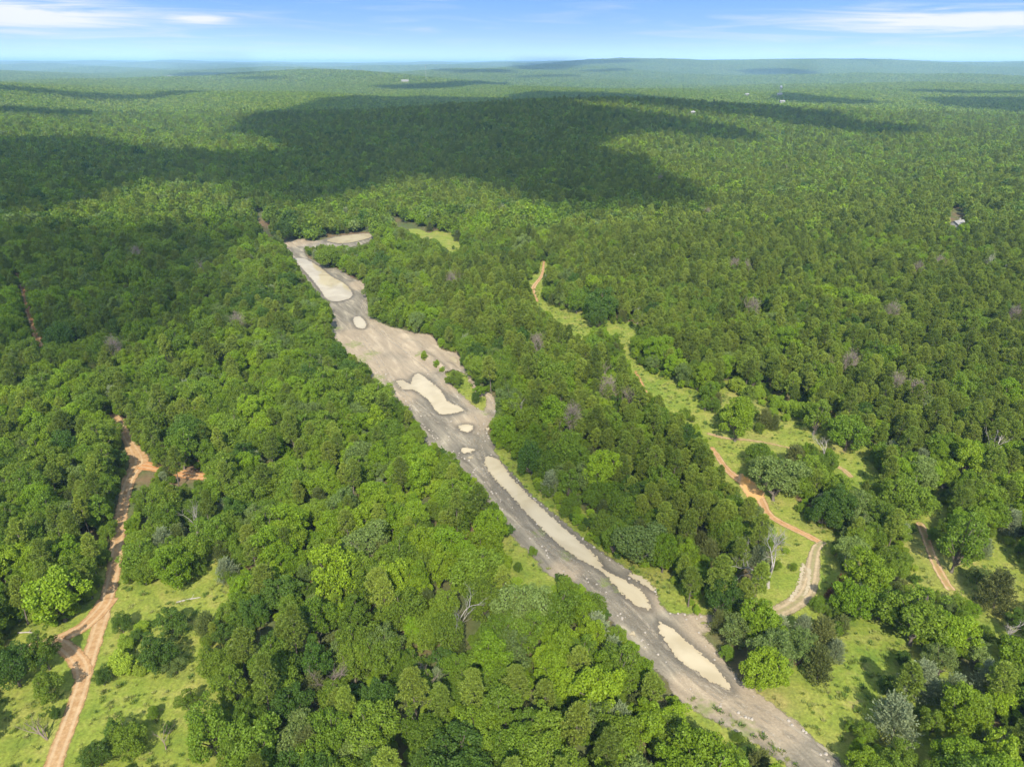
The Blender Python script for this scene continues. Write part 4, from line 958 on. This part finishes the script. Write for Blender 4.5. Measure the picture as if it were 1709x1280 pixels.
# fallen logs
def log(px, py, ln, ang, r, label):
    g0 = at(px, py)[0]; V, F = tube([(-ln/2, 0, r), (0, 0.1, r+0.05), (ln/2, 0, r*0.8)], [r, r*0.9, r*0.55], 7)
    V2, F2 = tube([(ln*0.1, 0, r), (ln*0.25, 0.5, r+0.7)], [r*0.4, 0.02], 4)
    V = np.vstack([V, V2]); F = np.vstack([F, F2+21])
    o = link('fallen_log', new_mesh('fallen_log', V, F, [MDEAD], smooth=True), None, (g0[0], g0[1], 0.05)); o.rotation_euler.z = ang
    tag(o, label, 'log', 'fallen logs in the grass')
log(315, 1002, 4.5, 0.35, 0.16, 'pale fallen log in the grass at the top of the left clearing')
log(45, 1057, 3.5, 0.0, 0.15, 'fallen log lying in the small grass gap left of the fork')

# ---------------------------------------------------------------- the rest of the woods: one object of each kind
def field(name, label, soups, mats, pts, pick, rot, scl, cat='woods', zoff=0.0):
    """templates and standing points in one mesh; its nodes set a template on every point"""
    V = []; F = []; Mi = []; lf_ = []; rn = []; tid = []; n = 0
    for k, S in enumerate(soups):
        v, f, m, a, b = S[0].arrays(); V.append(v); F.append(f+n); n += len(v)
        mm = np.array(S[1])[m]; Mi.append(mm); lf_.append(a); rn.append(b); tid.append(np.full(len(v), k))
    np_ = len(pts); nv = n
    V.append(pts); tid.append(np.full(np_, -1)); lf_.append(np.zeros(np_)); rn.append(np.zeros(np_))
    pk = np.concatenate([np.full(nv, -1), pick]); R_ = np.vstack([np.zeros((nv, 3)), rot]); Sc = np.vstack([np.ones((nv, 3)), scl])
    me_ = new_mesh(name, np.vstack(V), np.vstack(F), mats, np.concatenate(Mi), {'leaf': ('FLOAT', np.concatenate(lf_)), 'rnd': ('FLOAT', np.concatenate(rn)),
        'tid': ('INT', np.concatenate(tid)), 'pick': ('INT', pk), 'rv': ('FLOAT_VECTOR', R_), 'sv': ('FLOAT_VECTOR', Sc)})
    o = link(name, me_); tag(o, label, cat, kind='stuff')
    ng = bpy.data.node_groups.new(name+'_nodes', 'GeometryNodeTree')
    ng.interface.new_socket('Geometry', in_out='INPUT', socket_type='NodeSocketGeometry'); ng.interface.new_socket('Geometry', in_out='OUTPUT', socket_type='NodeSocketGeometry')
    gi = ng.nodes.new('NodeGroupInput'); go = ng.nodes.new('NodeGroupOutput'); jn = ng.nodes.new('GeometryNodeJoinGeometry')
    def named(nm, ty):
        a = ng.nodes.new('GeometryNodeInputNamedAttribute'); a.data_type = ty; a.inputs[0].default_value = nm; return a.outputs[0]
    def eq(sock, val):
        c = ng.nodes.new('FunctionNodeCompare'); c.data_type = 'INT'; c.operation = 'EQUAL'; ng.links.new(sock, c.inputs[2]); c.inputs[3].default_value = val; return c.outputs[0]
    rv = named('rv', 'FLOAT_VECTOR'); sv_ = named('sv', 'FLOAT_VECTOR'); ti = named('tid', 'INT'); pi_ = named('pick', 'INT')
    sp0 = ng.nodes.new('GeometryNodeSeparateGeometry'); sp0.domain = 'POINT'; ng.links.new(gi.outputs[0], sp0.inputs[0]); ng.links.new(eq(ti, -1), sp0.inputs[1])
    for k in range(len(soups)):
        s1 = ng.nodes.new('GeometryNodeSeparateGeometry'); s1.domain = 'POINT'; ng.links.new(gi.outputs[0], s1.inputs[0]); ng.links.new(eq(ti, k), s1.inputs[1])
        ip = ng.nodes.new('GeometryNodeInstanceOnPoints'); ng.links.new(sp0.outputs[0], ip.inputs['Points']); ng.links.new(eq(pi_, k), ip.inputs['Selection'])
        ng.links.new(s1.outputs[0], ip.inputs['Instance']); ng.links.new(rv, ip.inputs['Rotation']); ng.links.new(sv_, ip.inputs['Scale'])
        ng.links.new(ip.outputs[0], jn.inputs[0])
    ng.links.new(jn.outputs[0], go.inputs[0])
    md = o.modifiers.new('stand', 'NODES'); md.node_group = ng
    return o
def hi_soup(kind, i):   # rebuild leaves of a pattern as numbers
    me_ = SPEC[kind][i]['crown']; nv = len(me_.vertices); S = Soup()
    v = np.empty(nv*3, np.float32); me_.vertices.foreach_get('co', v)
    nf = len(me_.polygons); f = np.empty(nf*4, np.int32); me_.loops.foreach_get('vertex_index', f); m = np.empty(nf, np.int32); me_.polygons.foreach_get('material_index', m)
    a = np.empty(nv, np.float32); me_.attributes['leaf'].data.foreach_get('value', a)
    S.V = [v.reshape(-1, 3)]; S.F = [f.reshape(-1, 4)]; S.M = [m]; S.leaf = [a]; S.rnd = [np.zeros(nv)]
    return S
MATK = {0: ['bright','mid','dark','grey','yellow'], 1: ['pine','pinedark'], 2: ['cedar','silver']}
FN = {0: ('leafy_forest', 'mixed green leafy forest filling the land beyond the nearest trees'), 1: ('pine_forest', 'olive green pine stands covering the middle distance'), 2: ('cedar_thicket', 'smaller cedars mixed through the farther woods')}
for k in range(3):
    ms = MATK[k]; mats_ = [MF[a] for a in ms]+[MBARK]; nb = len(ms); sps = SPEC[KN[k]]; soups = []
    for i, s_ in enumerate(sps): soups.append((hi_soup(KN[k], i), [ms.index(s_['look']), nb]))
    for i, s_ in enumerate(sps): soups.append((s_['lod'], [ms.index(s_['look']), nb]))
    idx = np.nonzero((T['kind'] == k) & ~solo)[0]
    pk = T['pat'][idx]+np.where(T['dp'][idx] > 430, len(sps), 0)
    field(FN[k][0], FN[k][1], soups, mats_, np.stack([T['x'][idx], T['y'][idx], T['z'][idx]], 1), pk,
          np.stack([T['tx'][idx], T['ty'][idx], T['rot'][idx]], 1), np.stack([T['sx'][idx], T['sy'][idx], T['sz'][idx]], 1))

# far woods: whole stands at a time, laid over the hills
def stand(rng, size, sp, quads, leafs, kindmix):
    S = Soup(); n = int(size/sp)
    for i in range(n):
        for j in range(n):
            x = (i+rng.uniform(.1, .9))*sp-size/2; y = (j+rng.uniform(.1, .9))*sp-size/2; r = sp*rng.uniform(0.42, 0.78); hh = rng.uniform(8, 14)*(0.9+0.2*math.sin(i*.7)*math.sin(j*.6))
            q = quads; d = unit(rng.normal(size=(q, 3))+np.array([0, 0, 0.5])); P = np.array([x, y, hh-r*0.9])+d*r*rng.uniform(.75, 1.05, (q, 1))*np.array([1, 1, 1.1])
            c = rng.choice(4, p=kindmix); S.quads(leaf_quads(P, unit(d+rng.normal(size=d.shape)*.4+np.array([0, 0, .3])), leafs, rng), c, rng, rng.uniform())
    return S
rng = np.random.default_rng(31)
mix = [[.22,.43,.15,.20],[.12,.30,.2,.38],[.3,.45,.15,.10],[.06,.2,.2,.54]]
SZ = 96.0
soups = [(stand(rng, SZ+8, 6.6, 26, 1.15, m), [0, 1, 2, 3]) for m in mix]
soups += [(stand(rng, SZ*2+10, 9.0, 12, 2.3, m), [0, 1, 2, 3]) for m in mix]
soups += [(stand(rng, SZ*4+20, 15.0, 8, 4.6, m), [0, 1, 2, 3]) for m in mix]
P = []; PK = []; RV = []; SV = []
for (a, b, sz, base) in ((FAR0-10, 3600, SZ, 0), (3600, 9000, SZ*2, 4), (9000, 30000, SZ*4, 8)):
    for yy in np.arange(a+sz/2, b, sz):
        w = 0.78*yy+150
        for xx in np.arange(-w, w, sz):
            e = sz*0.4; zc = float(hgt(xx, yy)); gx_ = float(hgt(xx+e, yy)-hgt(xx-e, yy))/(2*e); gy_ = float(hgt(xx, yy+e)-hgt(xx, yy-e))/(2*e)
            q = int(rng.integers(4)); f = 0.5+0.5*math.sin(xx/700+1)*math.cos(yy/900); kk = 3 if rng.uniform() < 0.35*f+0.08 else int(rng.integers(3))
            nrm_ = Vector((-gx_, -gy_, 1)).normalized()
            qv = Vector((0, 0, 1)).rotation_difference(nrm_) @ __import__('mathutils').Quaternion((0, 0, 1), q*PI/2)
            P.append((xx, yy, zc)); PK.append(base+kk); RV.append(tuple(qv.to_euler())); SV.append((1, 1, 1.0 if base == 0 else 1.05))
field('distant_woods', 'hazy forest covering the hills out to the horizon', soups, [MF['bright'], MF['mid'], MF['dark'], MF['pine']], np.array(P), np.array(PK), np.array(RV), np.array(SV))
print('stands', len(P))

# ---------------------------------------------------------------- tufts of taller grass and weeds in the clearings
rng = np.random.default_rng(41)
def tuft(rng, n, h, w):
    S = Soup(); a = rng.uniform(0, 2*PI, n); r = rng.uniform(0, w, n); P = np.stack([r*np.cos(a), r*np.sin(a), np.full(n, h*0.5)], 1)
    d = unit(np.stack([np.cos(a)*0.5, np.sin(a)*0.5, np.full(n, 1.0)], 1)+rng.normal(size=(n, 3))*0.3); nn = unit(np.cross(d, rng.normal(size=(n, 3))))
    S.quads(leaf_quads(P, nn, h*0.16, rng, aspect=3.2, along=d), 0, rng); return S
M_T1 = foliage('tall_grass_blades', (0.20,0.26,0.045), (0.30,0.30,0.10)); M_T2 = foliage('weed_leaves', (0.10,0.17,0.030), (0.15,0.22,0.035))
ts = [(tuft(rng, 26, 0.45, 0.35), [0]), (tuft(rng, 30, 0.38, 0.6), [0]), (tuft(rng, 34, 0.55, 0.5), [1])]
TP = []
for n, g in gopen.items():
    x0, y0 = g.min(0); x1, y1 = g.max(0); ar = (x1-x0)*(y1-y0); cnt = int(min(ar*0.55, 16000)); x = rng.uniform(x0, x1, cnt); y = rng.uniform(y0, y1, cnt)
    ok = inside(g, x, y) & (rng.uniform(size=cnt) < 0.25+0.95*lf(x, y, 5.5, 3.0)) & (y < 330)
    for tr_ in (ROAD_W, SPUR_W, SPUR_W2, TRACK_A, TRACK_A2, TRACK_B, TRACK_C): ok &= segdist(G(tr_), x, y, False) > 2.6
    ok &= ~inside(g_grav, x, y) | (n == 'GREENMOUND')
    TP.append(np.stack([x[ok], y[ok], np.full(ok.sum(), 0.05)], 1))
TP = np.vstack(TP); n = len(TP); s = rng.uniform(0.6, 1.4, n)
field('tall_grass', 'tufts of taller grass and weeds standing in the clearings', ts, [M_T1, M_T2], TP, rng.choice(3, n, p=[.4,.35,.25]), np.stack([np.zeros(n), np.zeros(n), rng.uniform(0, 6, n)], 1), np.stack([s, s, s], 1), 'grass')
print('tufts', n)
# stones strewn on the gravel
def stone(rng):
    S = Soup(); V, F = tube([(0, 0, -.05), (0, 0, .05), (0, 0, .16), (0, 0, .2)], [.16, .2, .13, .02], 6); V = V*(1+rng.uniform(-.2, .2, V.shape)); S.add(V, F, 0); return S
MST = simple('stone', (0.42,0.37,0.31), (0.30,0.27,0.24), 3.0)
x0, y0 = g_grav.min(0); x1, y1 = g_grav.max(0); x = rng.uniform(x0, x1, 60000); y = rng.uniform(y0, y1, 60000)
dd = segdist(g_grav, x, y); ok = inside(g_grav, x, y) & (rng.uniform(size=len(x)) < np.where(dd < 1.6, 0.35, 0.04)) & (y < 230)
for n_, p_ in g_pud: ok &= ~inside(p_, x, y)
x, y = x[ok], y[ok]; n = len(x); s = rng.uniform(0.35, 1.5, n)
field('loose_stones', 'pale stones strewn along the edges of the gravel', [(stone(rng), [0]), (stone(rng), [0])], [MST], np.stack([x, y, np.full(n, .10)], 1), rng.choice(2, n), np.stack([np.zeros(n), np.zeros(n), rng.uniform(0, 6, n)], 1), np.stack([s*1.2, s, s*.8], 1), 'stones')

# ---------------------------------------------------------------- far houses and masts
MW = simple('white_siding', (0.38,0.37,0.34), (0.33,0.32,0.30), 0.5, 0.6, 0)
MRF = simple('grey_roof', (0.30,0.29,0.28), (0.24,0.23,0.22), 0.5, 0.6, 0)
MRR = simple('rust_roof', (0.35,0.10,0.05), (0.28,0.09,0.05), 0.5, 0.6, 0)
MGL = simple('dark_glass', (0.03,0.04,0.05), (0.05,0.06,0.07), 0.5, 0.2, 0)
MTANK = simple('pale_steel', (0.42,0.43,0.44), (0.36,0.37,0.38), 0.5, 0.4, 0)
def box(x0, x1, y0, y1, z0, z1):
    V = np.array([(x0,y0,z0),(x1,y0,z0),(x1,y1,z0),(x0,y1,z0),(x0,y0,z1),(x1,y0,z1),(x1,y1,z1),(x0,y1,z1)], float)
    return V, np.array([(0,3,2,1),(4,5,6,7),(0,1,5,4),(1,2,6,5),(2,3,7,6),(3,0,4,7)])
def merge(parts):
    V = []; F = []; n = 0
    for v, f in parts: V.append(v); F.append(f+n); n += len(v)
    return np.vstack(V), np.vstack(F)
def house(px, py, w, dpt, hh, rot, label, roof=MRF, lift=7.0):
    x, y = at(px, py)[0]; z = float(hgt(x, y))+lift
    r = bpy.data.objects.new('house', None); C.objects.link(r); r.location = (x, y, z); r.rotation_euler.z = rot
    tag(r, label, 'house', 'far houses among the trees')
    ft = box(-w/2-1.5, w/2+1.5, -dpt/2-1.5, dpt/2+1.5, -lift-2, 0.0)
    link('foundation', new_mesh('foundation', ft[0], ft[1], [MST]), r)
    V, F = box(-w/2, w/2, -dpt/2, dpt/2, 0, hh)
    g1 = np.array([(-w/2,-dpt/2,hh),(-w/2,dpt/2,hh),(-w/2,0,hh+dpt*.28),(-w/2,0,hh+dpt*.28)]); g2 = g1*np.array([-1,1,1])
    V, F = merge([(V, F), (g1, np.array([(0,1,2,3)])), (g2, np.array([(1,0,3,2)]))])
    link('wall', new_mesh('wall', V, F, [MW]), r)
    e = 0.5; k = dpt*.28; RV_ = []
    for s_ in (-1, 1):
        a = np.array([(-w/2-e, s_*(dpt/2+e), hh-0.15), (w/2+e, s_*(dpt/2+e), hh-0.15), (w/2+e, 0, hh+k+.12), (-w/2-e, 0, hh+k+.12)]); b = a+np.array([0, 0, .2])
        RV_.append((np.vstack([a, b]), np.array([(0,1,2,3),(4,5,6,7),(0,1,5,4),(1,2,6,5),(2,3,7,6),(3,0,4,7)])))
    V, F = merge(RV_); rf = link('roof', new_mesh('roof', V, F, [roof]), r)
    V, F = box(w*.2, w*.2+.9, .3, 1.2, hh, hh+k+1.2); link('chimney', new_mesh('chimney', V, F, [MST]), rf)
    for q in range(3):
        cx = (q-1)*w*.3; V, F = box(cx-.7, cx+.7, -dpt/2-.06, -dpt/2+.02, hh*.35, hh*.75); link('window', new_mesh('window', V, F, [MGL]), r)
    V, F = box(w*.38, w*.38+1.1, -dpt/2-.07, -dpt/2+.02, .02, 2.2); link('door', new_mesh('door', V, F, [MGL]), r)
    return r
house(676, 137, 34, 14, 5, 0.2, 'long pale building in a cleared patch on the distant plain', lift=9)
house(1246, 160, 12, 8, 3.5, 0.3, 'white house half hidden in far woods right of centre', lift=9)
house(1301, 160, 14, 9, 4, -0.2, 'small white house beside the pale tower on the right', lift=9)
house(1305, 172, 12, 9, 4, 0.1, 'low white house just below the pale tower', lift=8)
house(1155, 190, 8, 5, 2.5, 0.4, 'pale roofed house in the sunlit gap of the right shadow', lift=8)
house(1602, 362, 9, 7, 4.2, 0.5, 'white house with cluttered yard deep in the right woods', lift=0.3)
house(283, 129, 30, 14, 5, 0.1, 'tiny white house on the far left plain', lift=9)
x, y = at(1302, 158)[0]; z = float(hgt(x, y))
r = bpy.data.objects.new('water_tower', None); C.objects.link(r); r.location = (x, y, z); tag(r, 'pale slim water tower rising from the right woods', 'water tower')
for a in range(4):
    V, F = tube([(5*math.cos(a*PI/2), 5*math.sin(a*PI/2), 0), (2.6*math.cos(a*PI/2), 2.6*math.sin(a*PI/2), 26)], [.4, .4], 5); link('leg', new_mesh('leg', V, F, [MTANK]), r)
V, F = tube([(0,0,25),(0,0,26),(0,0,31),(0,0,33.2),(0,0,34)], [.4, 3.6, 3.8, 2.2, .2], 12); link('tank', new_mesh('tank', V, F, [MTANK], smooth=True), r)
for i, (px, py, hh, lb) in enumerate(((711, 132, 75, 'tall thin radio mast right of the long pale building'), (636, 128, 45, 'short thin mast left of the long pale building'))):
    x, y = at(px, py)[0]; z = float(hgt(x, y)); V, F = tube([(0,0,0),(0,0,hh*.5),(0,0,hh)], [.9, .7, .35], 4)
    r = bpy.data.objects.new('radio_mast', None); C.objects.link(r); r.location = (x, y, z); tag(r, lb, 'mast')
    link('mast', new_mesh('mast', V, F, [MTANK]), r); V, F = tube([(0,0,hh*.8),(0,0,hh*.84)], [1.6, 1.6], 6); link('antenna', new_mesh('antenna', V, F, [MTANK]), r)

# ---------------------------------------------------------------- clouds overhead: their shadows darken the woods
SH = [ # outline of the shade in pixels, density, softness in metres
 ([(385,207),(420,193),(470,183),(530,166),(600,161),(700,161),(860,165),(960,172),(1050,182),(1150,197),(1230,212),(1282,229),(1270,238),(1180,231),(1080,222),(1035,228),(1005,248),(1030,258),(1080,264),(1115,287),(1180,320),(1195,342),(1130,350),(1050,345),(985,352),(900,340),(850,325),(780,306),(700,300),(640,306),(600,325),(560,332),(510,345),(480,342),(400,326),(350,308),(290,300),(230,306),(170,330),(120,342),(60,350),(-60,372),(-60,236),(60,231),(150,232),(190,244),(260,250),(350,254),(440,254),(480,246),(430,232),(372,222)], 0.86, 17),
 ([(-80,400),(60,388),(180,398),(320,398),(430,396),(475,402),(440,425),(360,455),(365,520),(390,560),(340,590),(240,605),(190,625),(150,655),(60,650),(-80,655)], 0.72, 15),
 ([(800,745),(840,725),(950,765),(1050,810),(1180,835),(1285,895),(1300,950),(1180,1005),(1100,1020),(1050,1010),(960,965),(880,900),(830,840)], 0.55, 12),
 ([(700,900),(860,890),(960,980),(1060,1090),(1080,1180),(960,1190),(800,1150),(700,1040)], 0.34, 14),
 ([(-60,176),(30,178),(90,185),(165,188),(168,193),(110,196),(50,190),(-60,186)], 0.93, 22),
 ([(-60,140),(40,146),(110,153),(180,158),(240,160),(330,153),(350,155),(250,168),(170,169),(120,166),(60,156),(-60,148)], 0.93, 35),
 ([(610,144),(660,142),(740,138),(850,138),(850,143),(770,146),(700,150),(660,150)], 0.93, 35),
 ([(840,160),(900,153),(980,155),(1060,158),(1140,165),(1250,175),(1350,186),(1420,192),(1440,206),(1550,214),(1560,222),(1500,226),(1420,222),(1330,210),(1250,196),(1150,184),(1050,172),(940,170),(850,166)], 0.90, 20),
 ([(1285,160),(1310,156),(1370,162),(1440,168),(1500,172),(1440,175),(1350,173),(1290,167)], 0.93, 22),
 ([(1500,151),(1560,150),(1640,153),(1709,152),(1760,155),(1709,157),(1600,157),(1520,154)], 0.93, 35),
 ([(1530,164),(1600,163),(1709,164),(1780,166),(1780,196),(1709,190),(1640,184),(1560,175)], 0.93, 30),
 ([(846,112),(880,107),(930,103),(1000,101),(1100,101),(1060,104),(980,108),(960,115),(900,118),(860,117)], 0.93, 120),
 ([(1225,119),(1260,115),(1330,115),(1370,121),(1340,126),(1280,126),(1250,125)], 0.93, 100),
 ([(960,119),(1000,117),(1055,116),(1055,119),(1000,121)], 0.9, 90),
 ([(270,126),(340,122),(430,120),(440,124),(360,127)], 0.9, 120),
 ([(340,132),(430,128),(500,130),(440,134)], 0.9, 90),
 ([(640,121),(760,117),(860,118),(860,123),(760,123)], 0.9, 120),
 ([(860,128),(960,126),(980,130),(860,132)], 0.9, 90),
 ([(1390,102),(1500,101),(1620,101),(1600,104),(1480,104)], 0.9, 150),
]
mC, t = mat('cloud')
gn = t.nodes.new('ShaderNodeNewGeometry'); nn = N(t, 'ShaderNodeTexNoise', i_Scale=0.014, i_Detail=6.0, i_Roughness=0.6); t.links.new(gn.outputs['Position'], nn.inputs[0])
e = M_(t, 'ADD', attr(t, 'd'), M_(t, 'MULTIPLY', M_(t, 'SUBTRACT', nn.outputs[0], 0.5), 1.6)); f = M_(t, 'MULTIPLY', maprange(t, e, -0.5, 1.0), attr(t, 'dens'))
df = N(t, 'ShaderNodeBsdfDiffuse'); df.inputs[0].default_value = (0.9, 0.9, 0.9, 1); tr = N(t, 'ShaderNodeBsdfTransparent'); mx = N(t, 'ShaderNodeMixShader')
t.links.new(f, mx.inputs[0]); t.links.new(tr.outputs[0], mx.inputs[1]); t.links.new(df.outputs[0], mx.inputs[2]); o_ = N(t, 'ShaderNodeOutputMaterial'); t.links.new(mx.outputs[0], o_.inputs[0])
CV = []; CF = []; CD = []; CN = []; nC = 0
for k, (px, dens, soft) in enumerate(SH):
    g = at([p[0] for p in px], [p[1] for p in px]); zg = hgt(g[:, 0], g[:, 1]).mean()+9
    alt = max(1500.0, 0.115*g[:, 1].max()+350) if g[:, 1].min() > 500 else 1000.0
    alt += 10*(k % 5)
    q = (alt-zg)/(-SUN_DIR.z); g = g-np.array([SUN_DIR.x, SUN_DIR.y])*q
    ext = max(g.max(0)-g.min(0)); cell = max(8.0, ext/110)
    xs = np.arange(g[:, 0].min()-2*soft, g[:, 0].max()+2*soft+cell, cell); ys = np.arange(g[:, 1].min()-2*soft, g[:, 1].max()+2*soft+cell, cell)
    X, Y = np.meshgrid(xs, ys); s = segdist(g, X, Y); d = np.where(inside(g, X, Y), s, -s)/soft
    keepv = d > -1.6; kc = keepv[:-1, :-1] & keepv[1:, :-1] & keepv[:-1, 1:] & keepv[1:, 1:]; nx = len(xs); iy, ix = np.nonzero(kc); i = iy*nx+ix
    F = np.stack([i, i+1, i+nx+1, i+nx], -1); used, inv = np.unique(F, return_inverse=True); F = inv.reshape(-1, 4); x = X.ravel()[used]; y = Y.ravel()[used]; dd = d.ravel()[used]
    th = np.sqrt(np.maximum(dd+1.6, 0))*14*(1+0.5*wob(x, y, 60, k)); top = np.stack([x, y, alt+np.maximum(th, 0)+3], 1)
    bot = np.stack([x, y, alt-3-0.2*np.maximum(th, 0)], 1)
    CV += [top, bot]; CF += [F+nC, F[:, ::-1]+nC+len(top)]; nC += 2*len(top); CD += [dd, dd]; dn = 1-math.sqrt(1-dens); CN += [np.full(len(dd), dn)]*2
o = link('clouds', new_mesh('clouds', np.vstack(CV), np.vstack(CF), [mC], attrs={'d': ('FLOAT', np.concatenate(CD)), 'dens': ('FLOAT', np.concatenate(CN))}, smooth=True))
tag(o, 'broken low clouds drifting over the woods and shading them', 'clouds', kind='stuff')

# ---------------------------------------------------------------- haze
m, t = mat('haze')
pv = N(t, 'ShaderNodeVolumePrincipled'); pv.inputs['Color'].default_value = (0.43, 0.72, 1.0, 1); pv.inputs['Density'].default_value = 7.4e-5; pv.inputs['Anisotropy'].default_value = -0.15
o_ = N(t, 'ShaderNodeOutputMaterial'); t.links.new(pv.outputs[0], o_.inputs['Volume'])
gm = bpy.data.objects['ground'].data; co = np.empty(len(gm.vertices)*3, np.float32); gm.vertices.foreach_get('co', co); zlow = float(co[2::3].min())-1.5; print('lowest', zlow, 'highest', co[2::3].max())
V, F = box(-46000, 46000, -400, 43000, zlow, 174)
o = link('haze', new_mesh('haze', V, F, [m])); tag(o, 'thin blue haze in the air over the distant hills', 'haze', kind='stuff')
